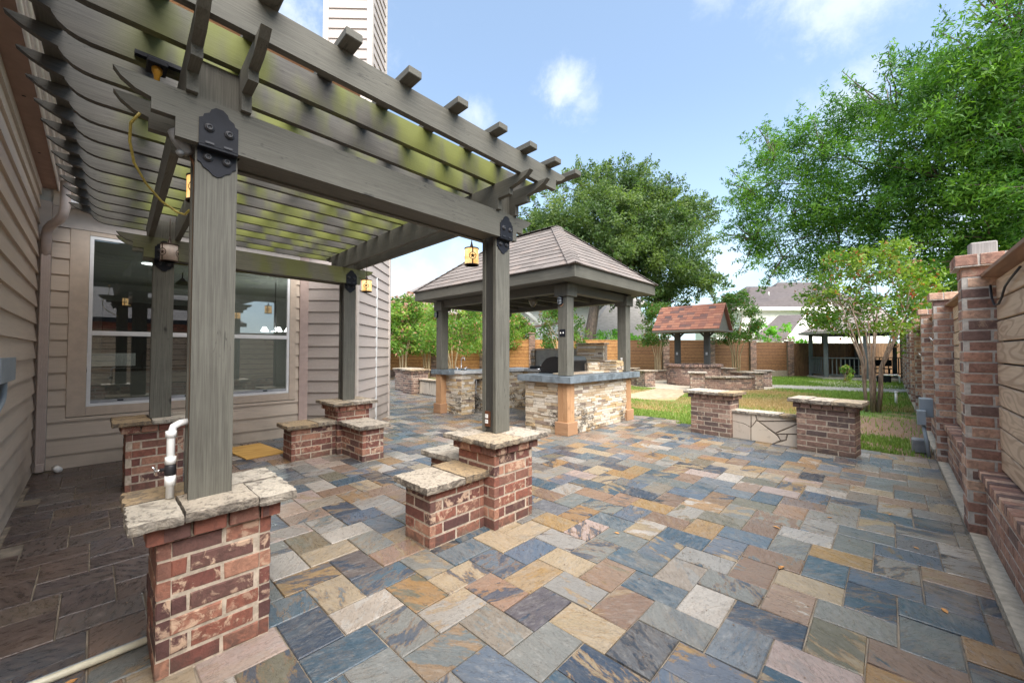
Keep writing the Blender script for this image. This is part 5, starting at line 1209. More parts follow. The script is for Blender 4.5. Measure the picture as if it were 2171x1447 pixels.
for i in range(len(P3)-1):
    x,y,z=P3[i]; X,Y,Z=P3[i+1]; L=math.hypot(X-x,Y-y); a=math.atan2(Y-y,X-x); u=(math.cos(a),math.sin(a),0); n=(math.sin(a),-math.cos(a),0)
    zt=(z+Z)/2; z0=.36; nb=9; H=(zt-z0)/nb
    mat=FENCEB if i<=5 else FENCED
    for k in range(nb):
        b=MB(); dd=random.uniform(-.006,.006)
        # the ring-grain material runs along X, so turn each board's texture with its own random offset
        b.obox(((x+X)/2+n[0]*(.05+dd),(y+Y)/2+n[1]*(.05+dd),z0+(k+.5)*H),u,n,(0,0,1),L-.36,.03,H-.014,mat,bev=.003); b.build('fence_board',fence)
    b=MB(); b.obox(((x+X)/2,(y+Y)/2,(z0+zt)/2),u,n,(0,0,1),L-.34,.03,zt-z0,BLKM); b.build('backing',fence)
    b=MB(); b.obox(((x+X)/2,(y+Y)/2,zt+.02),u,n,(0,0,1),L-.34,.16,.04,mat); b.build('cap_rail',fence)
    b=MB(); b.obox(((x+X)/2,(y+Y)/2,.10),u,n,(0,0,1),L-.34,.2,.52,MORT2 if i>5 else BR3); b.build('base',fence)
f2=empty('back_fence',(-1.5,30.5,0),'brown vertical picket fence behind the gazebo','fence')
q0=P3[-1]; q1=(1.4,33.2); L=math.hypot(q1[0]-q0[0],q1[1]-q0[1]); a=math.atan2(q1[1]-q0[1],q1[0]-q0[0]); u=(math.cos(a),math.sin(a),0); n=(math.sin(a),-math.cos(a),0)
k=0; s=.2; sp=[]
while s<L:
    w=.145; c=(q0[0]+u[0]*s,q0[1]+u[1]*s,.92); rn=(random.random(),random.random(),random.random())
    def fa(b,c=c,rn=rn,w=w): b.obox(c,u,n,(0,0,1),w-.008,.02,2.04+random.uniform(-.01,.01),FENCEV,rn)
    sp.append((c,2,fa)); s+=w
pieces(sp,f2,'picket',minpx=5,limit=120)
b=MB(); b.obox((q0[0]+u[0]*L/2-n[0]*.03,q0[1]+u[1]*L/2-n[1]*.03,1.6),u,n,(0,0,1),L,.04,.09,FENCEV); b.build('rail',f2)
# neighbour picket fence tops showing over the boards
b=MB()
for i in range(60):
    t=i/59; p=P3[8]; q=P3[9]; c=(P3[7][0]+(P3[9][0]-P3[7][0])*t-.5,P3[7][1]+(P3[9][1]-P3[7][1])*t+.7)
    b.obox((c[0],c[1],1.06),u,n,(0,0,1),.088,.02,2.16,FENCEV,bev=0)
b.build('neighbour_fence',label='dog eared picket fence just showing behind the well',cat='fence')

# ------------------------------------------------------------------ gazebo
gz=empty('gazebo',(-1.25,28.3,0),'grey timber gazebo with railings at the far end of the garden','gazebo')
gx,gy=-1.1,28.35; GR=2.15; ang=[math.radians(-128+45*k) for k in range(8)]
GP=[(gx+GR*math.cos(t),gy+GR*math.sin(t)) for t in ang]
b=MB(); b.prism([(gx+(GR+.2)*math.cos(t),gy+(GR+.2)*math.sin(t)) for t in ang],'Z',-.1,.10,CONC); b.build('floor_slab',gz)
GPM=m_wood('gazebo_paint','Z',(.12,.135,.14),(.07,.08,.085))
for i,(x,y) in enumerate(GP):
    b=MB(); b.box((x-.09,y-.09,.1),(x+.09,y+.09,2.45),GPM,bev=.006); b.build('post',gz)
for i in range(8):
    (x,y),(X,Y)=GP[i],GP[(i+1)%8]; L=math.hypot(X-x,Y-y); a=math.atan2(Y-y,X-x); u_=(math.cos(a),math.sin(a),0); n_=(-u_[1],u_[0],0); m=((x+X)/2,(y+Y)/2)
    b=MB(); b.obox((*m,2.40),u_,n_,(0,0,1),L-.17,.05,.16,GPM); b.build('header',gz)
    if i==1: continue
    b=MB(); b.obox((*m,1.12),u_,n_,(0,0,1),L-.17,.12,.045,GPM); b.obox((*m,.25),u_,n_,(0,0,1),L-.17,.05,.05,GPM); ra=b.build('railing',gz)
    for k in range(9):
        t=(k+.5)/9; b=MB(); b.obox((x+(X-x)*t,y+(Y-y)*t,.68),u_,n_,(0,0,1),.04,.04,.82,GPM); b.build('baluster',ra)
b=MB(); top=(gx,gy,4.1); RP=[(gx+(GR+.55)*math.cos(t),gy+(GR+.55)*math.sin(t),2.48) for t in ang]
b.add(RP+[top],[(i,(i+1)%8,8) for i in range(8)]+[tuple(range(8))[::-1]],FR1)
b.build('roof',gz)
for i in range(8):
    p,q=RP[i],RP[(i+1)%8]; a=math.atan2(q[1]-p[1],q[0]-p[0]); L=math.hypot(q[0]-p[0],q[1]-p[1])
    b=MB(); b.obox(((p[0]+q[0])/2,(p[1]+q[1])/2,2.46),(math.cos(a),math.sin(a),0),(-math.sin(a),math.cos(a),0),(0,0,1),L,.04,.13,m_simple('gazebo_fascia',(.32,.30,.27),.6) if i==0 else MATS['gazebo_fascia']); b.build('fascia_board',gz)
e=empty('garden_bench',(-1.0,29.6,.1),'dark bench inside the gazebo','bench')
b=MB(); b.box((-2.0,29.5,.50),(.1,29.9,.55),BLKM); b.build('seat',e); b=MB(); b.box((-2.0,29.9,.65),(.1,29.95,1.0),BLKM); b.build('backrest',e)
for x in(-1.9,0):
    b=MB(); b.box((x-.03,29.52,.1),(x+.03,29.88,.5),BLKM); b.build('leg',e)
e=empty('pump_box',(.1,25.6,0),'black pump box with a white pipe beside the far end of the wall','pump')
b=MB(); b.box((-.45,25.4,-.05),(.05,25.9,.35),BLKM,bev=.05); b.build('cover',e); b=MB(); b.tube([(-.2,25.4,.36),(.28,25.4,.37),(.32,25.4,.33),(.33,25.4,-.05)],.03,WHITEP,seg=8); b.build('pipe',e)
b=MB(); b.tube([(.12,15.6,-.03),(.12,15.6,.32)],.03,WHITEP,seg=10); b.lathe((.12,15.6,.30),[(.0001,.04),(.04,.03),(.04,0),(.03,-.01)],WHITEP,seg=10); b.build('sprinkler_riser',label='short white plastic riser standing in the grass by the wall',cat='pipe')

# ------------------------------------------------------------------ neighbouring houses
def at_px(px,py,d):
    c,s=math.cos(PITCH),math.sin(PITCH); x=(px-1085.5)/841*d; yv=-(py-723.5)/841*d
    fx_,fy_=-math.sin(YAW)*c,math.cos(YAW)*c; ux,uy=math.sin(YAW)*s,-math.cos(YAW)*s
    return (fx_*d+math.cos(YAW)*x+ux*yv, fy_*d+math.sin(YAW)*x+uy*yv, CAMZ+s*d+c*yv)
def poly(b,pts,mat,thick=None):
    b.add(pts,[tuple(range(len(pts)))],mat); return b
def fbox(b,l0,l1,d0,d1,z0,z1,mat):
    "box in camera-yaw aligned plan (lateral, depth) metres, a real house standing at that place"
    f=lambda l,d:(l*math.cos(YAW)-d*math.sin(YAW),l*math.sin(YAW)+d*math.cos(YAW))
    b.prism([f(l0,d0),f(l1,d0),f(l1,d1),f(l0,d1)],'Z',z0,z1,mat)
FQ=lambda l,d,z:(l*math.cos(YAW)-d*math.sin(YAW),l*math.sin(YAW)+d*math.cos(YAW),z)
def hip(b,l0,l1,d0,d1,z0,z1,inset,mat,ov=.5):
    l0-=ov;l1+=ov;d0-=ov;d1+=ov; dm=(d0+d1)/2
    V=[FQ(l0,d0,z0),FQ(l1,d0,z0),FQ(l1,d1,z0),FQ(l0,d1,z0),FQ(l0+inset,dm,z1),FQ(l1-inset,dm,z1)]
    b.add(V,[(0,1,5,4),(1,2,5),(2,3,4,5),(3,0,4),(3,2,1,0)],mat)
def far_siding(name,par,l0,l1,d,z0,z1,mat,step=.22):
    "lap boards of a far wall: real stepped boards joined into one part"
    b=MB(); z=z0
    while z<z1:
        b.add([FQ(l0,d-.035,z),FQ(l1,d-.035,z),FQ(l1,d-.01,z+step),FQ(l0,d-.01,z+step),FQ(l0,d,z),FQ(l1,d,z)],[(0,1,2,3),(4,5,1,0)],mat); z+=step
    b.build(name,par,kind='stuff')
# right hand house: px 1560-1760
h=empty('neighbour_house',FQ(24,38,0),'cream two storey house with purple grey roofs behind the wishing well','house')
d=36; LL=lambda px,d=36:(px-1085.5)/841*d; ZZ=lambda py,d=36:CAMZ+(745-py)/841*d
b=MB(); fbox(b,LL(1572),LL(1800),d,d+9,0,ZZ(655)-.1,FWALL); b.build('wall',h); far_siding('lap_siding',h,LL(1572),LL(1800),d,1.2,ZZ(656),FWALL)
b=MB(); 
b.add([FQ(LL(1556),d-.6,ZZ(655)),FQ(LL(1830),d-.6,ZZ(655)),FQ(LL(1700,37.5),d+1.6,ZZ(622,37.5)),FQ(LL(1594,40),d+4,ZZ(616,40))],[(0,1,2,3)],FR2)
b.add([FQ(LL(1556),d-.6,ZZ(655)),FQ(LL(1594,40),d+4,ZZ(608,40)),FQ(LL(1556),d+9,ZZ(655))],[(0,1,2)],FR2)
hip(b,LL(1585),LL(1835),d+.8,d+9,ZZ(655)+.05,ZZ(607,41),3.2,FR2,.3); b.build('roof',h)
b=MB(); fbox(b,LL(1556),LL(1830),d-.68,d-.6,ZZ(659),ZZ(652),FTRIM); b.build('fascia_board',h)
b=MB(); hip(b,LL(1690),LL(1960),d+4,d+12,ZZ(650),ZZ(598,44),4,FR2,.3); fbox(b,LL(1800),LL(1960),d+3.5,d+11,0,ZZ(650),FWALL); b.build('rear_wing',h)
b=MB(); D2=30
b.add([FQ(LL(1590,29),29,ZZ(722,29)),FQ(LL(1665,29),29,ZZ(722,29)),FQ(LL(1712,33),33,ZZ(666,33)),FQ(LL(1652,33),33,ZZ(668,33))],[(0,1,2,3)],FR2)
b.add([FQ(LL(1590,29)-.06,28.95,ZZ(728,29)),FQ(LL(1590,29)-.02,28.98,ZZ(720,29)),FQ(LL(1652,33),33,ZZ(666,33)),FQ(LL(1650,33)-.1,33,ZZ(673,33))],[(0,1,2,3)],FTRIM); b.build('garage_roof',h)
b=MB(); P=[FQ(LL(1662,29),29,ZZ(722,29)),FQ(LL(1800,29),29.5,ZZ(722,29)),FQ(LL(1765,33),33,ZZ(640,33)),FQ(LL(1712,33),33,ZZ(664,33))]
b.add(P,[(0,1,2,3)],FWALL); P2=[FQ(LL(1655,29),28.9,ZZ(727,29)),FQ(LL(1663,29),28.9,ZZ(727,29)),FQ(LL(1718,33),32.9,ZZ(664,33)),FQ(LL(1710,33),32.9,ZZ(664,33))]; b.add(P2,[(0,1,2,3)],FTRIM); b.build('garage_gable',h)
b=MB(); fbox(b,LL(1540,32),LL(1760,32),33.5,35.9,0,ZZ(700,33.5),FWALL); b.build('garage_wall',h)
for (px,py) in((1630,627),(1665,641)):
    b=MB(); c=at_px(px,py,37.0); b.tube([c,(c[0],c[1],c[2]+.35)],.05,FTRIM,seg=6); b.build('roof_vent',h)
# middle house: px 1090-1440, cream gable + big light grey roof
h=empty('neighbour_house',FQ(5,33,0),'cream house with a large light grey hip roof behind the pavilion','house')
b=MB(); d=31; L3=lambda px:LL(px,31); Z3=lambda py:ZZ(py,31)
fbox(b,L3(1060),L3(1360),31,40,0,Z3(645),FWALL); b.build('wall',h); far_siding('lap_siding',h,L3(1060),L3(1360),31,1.2,Z3(648),FWALL)
b=MB(); hip(b,L3(1050),L3(1365),31,41,Z3(646),Z3(560),4,FR3,.5); b.build('roof',h)
b=MB(); V=[FQ(LL(1235,28),28,ZZ(722,28)),FQ(LL(1400,28),28,ZZ(722,28)),FQ(LL(1322,31),31,ZZ(600,31)),FQ(LL(1400,28)+2,33,ZZ(722,28)),FQ(LL(1235,28)-1,33,ZZ(722,28))]
b.add(V,[(0,1,2),(1,3,2),(4,0,2)],FR3); b.build('lower_roof',h)
b=MB(); fbox(b,LL(1240,28),LL(1395,28),28.2,32,0,ZZ(723,28),FWALL); b.build('lower_wall',h)
b=MB(); b.add([FQ(L3(1050),30.9,Z3(652)),FQ(L3(1360),30.9,Z3(652)),FQ(L3(1360),30.9,Z3(644)),FQ(L3(1050),30.9,Z3(644))],[(0,1,2,3)],FTRIM); b.build('fascia_board',h)
b=MB(); V=[FQ(LL(1040,28),28,ZZ(722,28)),FQ(LL(1190,28),28,ZZ(722,28)),FQ(LL(1190,28),28,ZZ(688,28)),FQ(LL(1120,28),28,ZZ(690,28)),FQ(LL(1040,28),28,ZZ(706,28))]
b.add(V,[(0,1,2,3,4)],SHED)
for k in range(30):
    l=LL(1045+5*k,27.98); b.add([FQ(l,27.97,1.6),FQ(l+.02,27.97,1.6),FQ(l+.02,27.97,ZZ(700-.12*k*3 if k<16 else 690,28)),FQ(l,27.97,ZZ(700-.12*k*3 if k<16 else 690,28))],[(0,1,2,3)],INW)
b.add([FQ(LL(1085,28),27.9,ZZ(700,28)),FQ(LL(1192,28),27.9,ZZ(686,28)),FQ(LL(1192,28),27.9,ZZ(682,28)),FQ(LL(1085,28),27.9,ZZ(696,28))],[(0,1,2,3)],BRN2); b.build('shed_wall',h,kind=None)
b=MB(); b.add([FQ(LL(1086,30.5),30.5,ZZ(630,30.5)),FQ(LL(1150,30.5),30.5,ZZ(685,30.5)),FQ(LL(1147,30.5),30.5,ZZ(689,30.5)),FQ(LL(1086,30.5),30.5,ZZ(640,30.5))],[(0,1,2,3)],FTRIM); b.build('rake_board',h)
# left house roof
h=empty('neighbour_house',FQ(-6,29,0),'house with a plain grey brown roof behind the left flowering shrubs','house')
b=MB(); fbox(b,LL(700,28),LL(1075,28),28,38,0,ZZ(655,28),BRN); b.build('wall',h)
b=MB(); V=[FQ(LL(780,27),27,ZZ(672,27)),FQ(LL(1090,27),27,ZZ(660,27)),FQ(LL(1010,31),31,ZZ(590,31)),FQ(LL(928,31),31,ZZ(587,31)),FQ(LL(760,31),31,ZZ(668,31))]; b.add(V,[(0,1,2,3),(0,3,4)],FR1); b.add([V[1],FQ(LL(1090,27),38,ZZ(660,27)),V[2]],[(0,1,2)],FR1); b.build('roof',h)
# house on the right of the boundary wall: only seen reflected in the window
h=empty('neighbour_house',(9,1,0),'red brick house with a grey roof standing beyond the boundary wall','house')
b=MB(); b.box((7.5,-14,0),(15,4.2,2.75),BRN)
b.build('wall_core',h); sp=[]
brick_run((7.49,4.2),(0,-1),(-1,0),12,0,31,.086,.25,BRN,specs=sp); bb=MB(); [f(bb) for c,s,f in sp]; bb.build('bricks',h,kind='stuff')
b=MB(); b.box((7.42,-1.6,1.1),(7.5,-.1,2.3),VINYL); b.box((7.40,-1.5,1.18),(7.43,-.2,2.22),PANELC); b.build('window',h)
b=MB(); V=[(6.9,-15,2.75),(6.9,4.9,2.75),(15.5,4.9,2.75),(15.5,-15,2.75),(11.2,-11,6.0),(11.2,.8,6.0)]; b.add(V,[(1,0,4,5),(2,1,5),(3,2,5,4),(0,3,4),(0,1,2,3)],FR1); b.box((6.86,-15,2.6),(6.9,4.9,2.78),BLKM); b.build('roof',h)

# ------------------------------------------------------------------ trees and shrubs
def leaves_np(centers,radii,counts,size,aspect,mat,name,parent,rngseed,flat=.0,droop=0.0,tones=None):
    rs=np.random.RandomState(rngseed); C_=np.repeat(np.array(centers),counts,axis=0); Rr=np.repeat(np.array(radii),counts); n=len(C_)
    tone=np.repeat(rs.rand(len(centers)) if tones is None else np.array(tones),counts)
    d=rs.normal(size=(n,3)); d/=np.linalg.norm(d,axis=1)[:,None]; r=rs.rand(n)**(1/2.2); P=C_+d*(Rr*r)[:,None]*np.array([1,1,.8])
    ax=rs.normal(size=(n,3))+d*.9; ax[:,2]-=droop; ax/=np.linalg.norm(ax,axis=1)[:,None]
    o=rs.normal(size=(n,3)); o[:,2]*=.6; b_=np.cross(ax,o); b_/=np.linalg.norm(b_,axis=1)[:,None]
    L=(size*(.6+.8*rs.rand(n)))[:,None]; W=L*aspect
    V=np.stack([P-ax*L*.5,P-ax*L*.05+b_*W*.5,P+ax*L*.5,P-ax*L*.05-b_*W*.5],1).reshape(-1,3)
    Fq=np.arange(n*4).reshape(n,4); rnd=np.stack([np.clip(tone*.85+rs.rand(n)*.4-.12,0,1),rs.rand(n),rs.rand(n)],1)
    return fast_mesh(name,V,Fq,mat,rnd,parent)
def crown_clumps(lobes,n,cr,seed,surf=.6):
    rs=np.random.RandomState(seed); C_=[];R_=[]
    w=np.array([l[3]**2.2 for l in lobes]); w=w/w.sum()
    for (x,y,z,r),k in zip(lobes,(w*n).astype(int)):
        for _ in range(k):
            d=rs.normal(size=3); d/=np.linalg.norm(d); q=r*(surf+(1-surf)*rs.rand())*(1 if rs.rand()<.8 else .6)
            C_.append((x+d[0]*q,y+d[1]*q,z+d[2]*q*.85)); R_.append(cr*(.6+.8*rs.rand()))
    return C_,R_
def limb(b,p,q,r0,r1,mat,wob=.12,n=5,seg=7):
    p=Vector(p);q=Vector(q);L=(q-p).length; pts=[];rad=[]
    for i in range(n+1):
        t=i/n; v=p.lerp(q,t); s_=math.sin(t*PI)*wob*L
        pts.append(v+Vector((random.uniform(-s_,s_)*.5,random.uniform(-s_,s_)*.5,s_*.35))); rad.append(r0+(r1-r0)*t)
    b.tube(pts,rad,mat,seg=seg); return pts
def tree(label,cat,base,fork,lobes,nclump,cr,leaves,size,aspect,leafmat,bark,trunk_r,seed,group=None,twigs=60,droop=0,extra=None):
    e=empty('tree',base,label,cat,group); random.seed(seed)
    b=MB(); limb(b,base,fork,trunk_r,trunk_r*.7,bark,.06,5,10)
    for (x,y,z,r) in lobes: limb(b,fork,(x,y,z+r*.25),trunk_r*.15,trunk_r*.04,bark,.14,7)
    C_,R_=crown_clumps(lobes,nclump,cr,seed)
    ct=(sum(l[0] for l in lobes)/len(lobes),sum(l[1] for l in lobes)/len(lobes),sum(l[2] for l in lobes)/len(lobes)); rs_=np.random.RandomState(seed+9)
    for l in lobes:
        for _ in range(int(9*l[3]**1.2)):
            d=np.array([l[0]-ct[0],l[1]-ct[1],l[2]-ct[2]])*.35+rs_.normal(size=3)*1.2+np.array([0,0,.7]); d/=np.linalg.norm(d); q=l[3]*rs_.uniform(1.0,1.22)
            for k in range(3): C_.append((l[0]+d[0]*(q+k*.16),l[1]+d[1]*(q+k*.16),l[2]+d[2]*(q*.88+k*.2))); R_.append(cr*(.42-.1*k))
    for i in random.sample(range(len(C_)),min(twigs,len(C_))):
        c=C_[i]; l=min(lobes,key=lambda l:(l[0]-c[0])**2+(l[1]-c[1])**2+(l[2]-c[2])**2); limb(b,(l[0],l[1],l[2]-l[3]*.2),c,trunk_r*.09,trunk_r*.03,bark,.1,3,5)
    b.build('trunk',e)
    cn=[max(6,int(leaves*(r/cr)**2)) for r in R_]
    leaves_np(C_,R_,cn,size,aspect,leafmat,'crown',e,seed,droop=droop)
    return e
A_=at_px
lob=[(*A_(1680,440,15.5),2.0),(*A_(1640,330,16),1.1),(*A_(1745,300,15),1.7),(*A_(1600,400,16),.95),(*A_(1850,340,14),2.3),(*A_(1900,220,13),1.5),(*A_(1830,450,14),1.9),(*A_(2000,200,11.5),1.7),(*A_(2080,110,10.5),1.35),(*A_(2150,60,10),1.1),(*A_(1990,350,12),2.1),(*A_(2120,260,10.5),1.8),(*A_(2060,430,11.5),1.7),(*A_(2190,380,10),1.5),(*A_(1660,530,15.5),1.35),(*A_(1600,500,16),.9),(*A_(1750,560,15),1.0),(*A_(2100,490,11),1.1),(*A_(2000,500,12),1.3),(*A_(2280,200,10),1.8),(*A_(2300,60,10.5),1.7),(*A_(2350,400,10.5),1.6),(*A_(1900,520,13),1.1),(*A_(2050,540,11.5),1.0),(*A_(2160,540,10.5),1.1),(*A_(1930,440,13),1.5),(*A_(2060,330,12),1.5),(*A_(1780,500,14.5),1.2),
     (3.6,19.5,8.5,2.4),(2.5,17.5,8.0,2.0),(*A_(2230,300,11),1.6),(*A_(2200,480,11),1.3)]
tree('large willow oak with bright green foliage rising behind the boundary wall','tree',(4.4,21.5,-.03),(4.1,21.0,5.2),lob,1000,.46,125,.145,.27,LF_OAK,BARKO,.34,21,twigs=320)
d=25; lob=[(*A_(1290,490,25),3.6),(*A_(1400,460,25),2.2),(*A_(1200,470,25),2.3),(*A_(1330,410,25),1.9),(*A_(1250,400,26),1.7),(*A_(1190,525,25),2.2),(*A_(1440,505,24),2.0),(*A_(1400,575,24),2.2),(*A_(1330,565,24),2.4),(*A_(1460,585,24),1.3),(*A_(1470,460,25),1.1),(*A_(1410,635,24),1.2),(*A_(1230,575,26),2.0),(*A_(1350,490,25),2.6),(*A_(1160,490,26),1.6),(*A_(1500,605,24),.9)]
tree('live oak with a broad olive green crown behind the pavilion','tree',(*A_(1235,740,25)[:2],-.03),A_(1262,640,25),lob,900,.58,140,.17,.42,LF_LIVE,BARKO,.42,33,twigs=150)
def crape(label,base,h,spread,nst,nclump,cr,leaves,size,seed,mat=LF_CR,bark=BARKC,r0=.035,cz=.62,fl=FLOWR,nfl=12,group='crape myrtles in the garden',low=.45,lean=(0,0)):
    e=empty('crape_myrtle',base,label,'tree',group); random.seed(seed); rs=np.random.RandomState(seed)
    b=MB(); tips=[]
    for i in range(nst):
        a=2*PI*i/nst+random.uniform(-.3,.3); q=random.uniform(.35,1)*spread*.62; p0=(base[0]+.13*math.cos(a),base[1]+.13*math.sin(a),base[2]); z1=h*random.uniform(.50,.66)
        p1=(base[0]+q*.32*math.cos(a)+lean[0]*.3,base[1]+q*.32*math.sin(a)+lean[1]*.3,base[2]+z1*.5); p2=(base[0]+q*math.cos(a)+lean[0],base[1]+q*math.sin(a)+lean[1],base[2]+z1)
        b.tube([p0,((p0[0]+p1[0])/2+random.uniform(-.03,.03),(p0[1]+p1[1])/2+random.uniform(-.03,.03),(p0[2]+p1[2])/2),p1,p2],[r0,r0*.9,r0*.75,r0*.5],bark,seg=7)
        for k in range(3):
            a2=a+random.uniform(-1.1,1.1); q2=q+spread*random.uniform(.05,.35); t=(base[0]+q2*math.cos(a2)+lean[0],base[1]+q2*math.sin(a2)+lean[1],base[2]+h*random.uniform(.62,.93)); b.tube([p2,((p2[0]+t[0])/2,(p2[1]+t[1])/2,(p2[2]+t[2])/2+.05),t],[r0*.45,r0*.3,r0*.12],bark,seg=5); tips.append(t)
    b.build('trunk',e)
    C_=[];R_=[]
    for _ in range(nclump):
        u_=rs.rand(); a=rs.rand()*2*PI; zz=low+(1-low)*u_; rr=spread*math.sin(min(1,(zz-low)/(1-low)*.85+.25)*PI*.9)**.6*(.35+.7*rs.rand()**.6)
        C_.append((base[0]+rr*math.cos(a)+lean[0],base[1]+rr*math.sin(a)+lean[1],base[2]+h*zz)); R_.append(cr*(.6+.8*rs.rand()))
    leaves_np(C_,R_,[max(5,int(leaves*(r/cr)**2)) for r in R_],size,.48,mat,'crown',e,seed)
    if nfl:
        idx=[i for i in range(nclump) if C_[i][2]>base[2]+h*.62][:nfl]
        leaves_np([(C_[i][0],C_[i][1],C_[i][2]+R_[i]*.8) for i in idx],[cr*.30]*len(idx),[40]*len(idx),size*.5,.9,fl,'flowers',e,seed+5)
    return e
crape('multi trunk crape myrtle with red buds standing right of the low garden wall',(-.32,13.2,-.03),4.05,1.38,10,135,.26,80,.085,51,r0=.030,cz=.6,nfl=5,low=.50)
crape('crape myrtle growing left of the wishing well',(*A_(1395,790,20.5)[:2],-.03),3.9,.95,9,70,.28,75,.11,52,mat=LF_DK,bark=BARKG,r0=.03,nfl=0,low=.48)
crape('crape myrtle growing right behind the wishing well',(*A_(1560,790,21)[:2],-.03),4.6,1.15,8,110,.30,75,.11,53,mat=LF_DK,bark=BARKG,r0=.03,nfl=3,low=.42)
crape('leafy crape myrtle behind the kitchen sink',(*A_(960,800,15.5)[:2],-.03),3.6,1.35,7,120,.30,85,.10,54,mat=LF_CRF,bark=BARKG,r0=.035,nfl=10,low=.42,fl=FLOWP)
for i,(px,dd,hh,sprd) in enumerate(((800,22,4.3,1.7),(856,20.5,4.2,1.5),(905,22,4.0,1.4),(1035,22,4.3,1.7),(1085,24.5,3.8,1.4),(740,22,4.4,1.7))):
    crape(['crape myrtle with pink blooms behind the fence at the house corner','tallest pink flowering crape myrtle behind the left fence','crape myrtle hiding the left pavilion post','crape myrtle foliage between the pavilion posts','crape myrtle nearest the shed behind the fence','crape myrtle hidden behind the house corner'][i],(*A_(px,790,dd)[:2],-.03),hh,sprd,6,150,.36,70,.14,60+i,mat=LF_CRF,bark=BARKG,nfl=30,fl=FLOWP,low=.36)
crape('dark leaved shrub behind the front pavilion post',(*A_(1190,790,20)[:2],-.03),3.9,1.25,6,85,.28,75,.11,71,mat=LF_DK,bark=BARKG,nfl=4,low=.42)
crape('sapling with large bright leaves showing over the fence',(*A_(1640,790,25)[:2],-.03),3.4,1.6,6,26,.26,42,.20,72,mat=LF_BR,bark=BARKG,nfl=0,low=.5,group='bright saplings')
crape('low bright hedge top showing above the fence behind the pavilion',(*A_(1295,790,25)[:2],-.03),2.7,1.9,6,60,.28,60,.12,73,mat=LF_BR,bark=BARKG,nfl=0,low=.7,group='bright saplings')
crape('shrub behind the far end of the boundary wall',(2.2,22,-.03),5.0,2.0,6,110,.45,60,.16,74,mat=LF_CRF,bark=BARKG,nfl=0,low=.3)
crape('small leafy shrub at the foot of the gazebo post',(-1.5,24.3,-.03),.8,.22,5,16,.12,30,.08,75,mat=LF_CRF,bark=BARKG,nfl=0,low=.2,r0=.012)

# ------------------------------------------------------------------ grass
def nz(x,y,s): return np.sin(x*s+1.3*np.sin(y*s*.7+.5))*np.cos(y*s*.9+1.7*np.sin(x*s*.6))
def grass(n,x0,x1,y0,y1,hm,seed,name,label,mask=None,mat=BLADE):
    rs=np.random.RandomState(seed); x=rs.uniform(x0,x1,n); y=y0+(y1-y0)*rs.rand(n)**1.5
    keep=np.ones(n,bool)
    wl=(x*-.115); keep&=~((x>-2.75)&(x<-.25)&(y<8.0)); keep&=~((x<-3.2)&(y<8.58)); keep&=~((x<-5.0)&(y<9.7)); keep&=~((x<-8.2)&(y<12)); keep&=~((x>-1.9)&(y<7.9)); keep&=~((x<=-1.9)&(x>-3.4)&(y<8.25))
    keep&=((x-(-6.35))**2+(y-18.4)**2)>3.05**2
    # off the paths
    keep&=~((x<-4.9-(y-13)*.25)&(x>-6.7)&(y<15.5)&(y>11.6))
    keep&=~((y>18.6)&(y<22)&(x>-4.3)&(x<1.3)&(np.abs(y-(19.9+.25*(x+2)))<.9))
    if mask is not None: keep&=mask(x,y,rs)
    x=x[keep];y=y[keep];n=len(x); a=rs.rand(n)*2*PI; hh=hm*(.5+rs.rand(n)); w=.0035+.0012*y/3; lean=.5*hh*rs.rand(n)
    P=np.stack([x,y,np.full(n,-.03)],1); s=np.stack([np.cos(a),np.sin(a),np.zeros(n)],1)*w[:,None]; t=np.stack([np.cos(a+1.3)*lean,np.sin(a+1.3)*lean,hh],1)
    V=np.stack([P-s,P+s,P+t*.6+s*.6,P+t],1).reshape(-1,3); Fq=np.arange(n*4).reshape(n,4)
    dry=(nz(x,y,.9)*.5+.5)*.5+.25*rs.rand(n)+ (y<17)*.16 + (y<9.6)*(-.45) - (y>18.5)*.35
    rnd=np.stack([rs.rand(n),np.clip(dry,0,1),rs.rand(n)],1)
    o=fast_mesh(name,V,Fq,mat,rnd,None,loc=(float(x.mean()),float(y.mean()),-.03)); tag(o,label,'grass',kind='stuff')
soilm=lambda x,y,rs:~((x>-.9)&(y<13.6)&(rs.rand(len(x))<.93)&~((y<9.4)&(x<.2)&(rs.rand(len(x))<.8)&(nz(x,y,2.2)>-.3)))
grass(120000,-8,.43,7.9,17,.055,5,'lawn_grass','green and straw coloured grass of the near lawn',soilm)
grass(70000,-9,.43,16.5,30,.07,6,'far_lawn_grass','short green grass of the far lawn')
grass(420,-.35,.25,7.95,9.4,.06,8,'weed_tuft','bright green weeds on the soil beside the boundary wall')
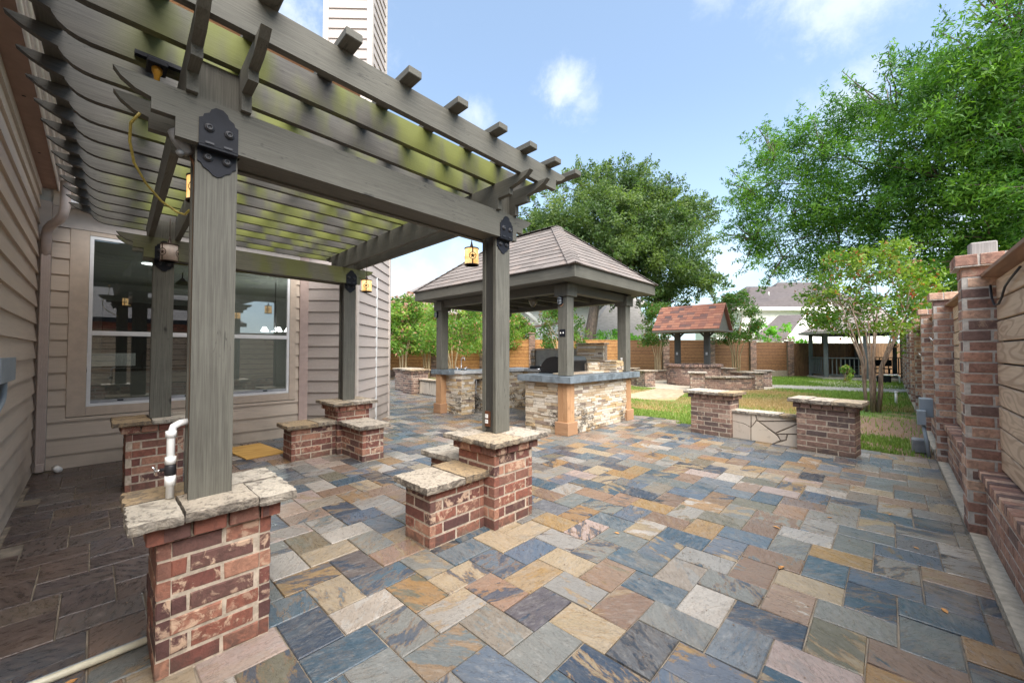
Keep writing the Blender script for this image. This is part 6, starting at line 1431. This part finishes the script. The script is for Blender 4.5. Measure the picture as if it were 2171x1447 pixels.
# ------------------------------------------------------------------ fallen leaves and bits
rs=random.Random(4)
LV=[(-.02,4.9,'rightmost dry leaf on the slate, beside the second wall bay'),(.12,4.2,'dry leaf on the slate close to the foot of the nearest brick pier'),(-.4,4.45,'dry leaf in a row of three on the slate left of the nearest brick pier'),(-.7,3.9,'reddish dry leaf on the open slate left of the wall'),(-.3,5.6,'dry leaf on the slate in front of the right garden pillar'),(-1.6,2.9,'yellow leaf on the slate right of the pillar with the rust outlet plate'),(-1.25,1.0,'yellow leaf on the slate at the bottom edge of the view'),(-.55,3.2,'small brown leaf in the middle of the open slate'),(-2.62,-.05,'orange leaf on the dark slate beside the white ground pipe'),(-2.33,.12,'curled brown leaf at the foot of the nearest brick pillar'),(.2,3.3,'dry leaf on the slate beside the concrete footing')]
for (x,y,lb_) in LV:
    a=rs.random()*6.28; L=rs.uniform(.018,.034); c=math.cos(a); s_=math.sin(a)
    b=MB(); pts=[(-1,0,.1),(-.3,.42,.25),(.5,.34,.3),(1,0,.15),(.5,-.36,.5),(-.3,-.42,.45)]
    vs=[(x+(p[0]*c-p[1]*s_)*L,y+(p[0]*s_+p[1]*c)*L,.004+p[2]*L*.4) for p in pts]+[(x,y,.004)]
    b.add(vs,[(i,(i+1)%6,6) for i in range(6)],DLEAF); b.build('fallen_leaf',label=lb_,cat='leaf',group='dry leaves on the slate')
# grit and tiny debris
rs=np.random.RandomState(9); n=420; x=rs.uniform(-4,.4,n); y=rs.uniform(0,7.5,n); r=rs.uniform(.0015,.005,n); V=[];F=[]
for i in range(n):
    for k in range(4): a=k*PI/2+x[i]*7; V.append((x[i]+r[i]*math.cos(a)*(2 if k%2 else 1),y[i]+r[i]*math.sin(a),.0035))
    V.append((x[i],y[i],.0035+r[i]*.8)); q=i*5; F+=[(q,q+1,q+4),(q+1,q+2,q+4),(q+2,q+3,q+4),(q+3,q,q+4)]
b=MB(); b.add(V,F,SOIL); b.build('grit',label='tiny dark grit scattered on the slate terrace',cat='debris',kind='stuff',loc=(-2,3,0))
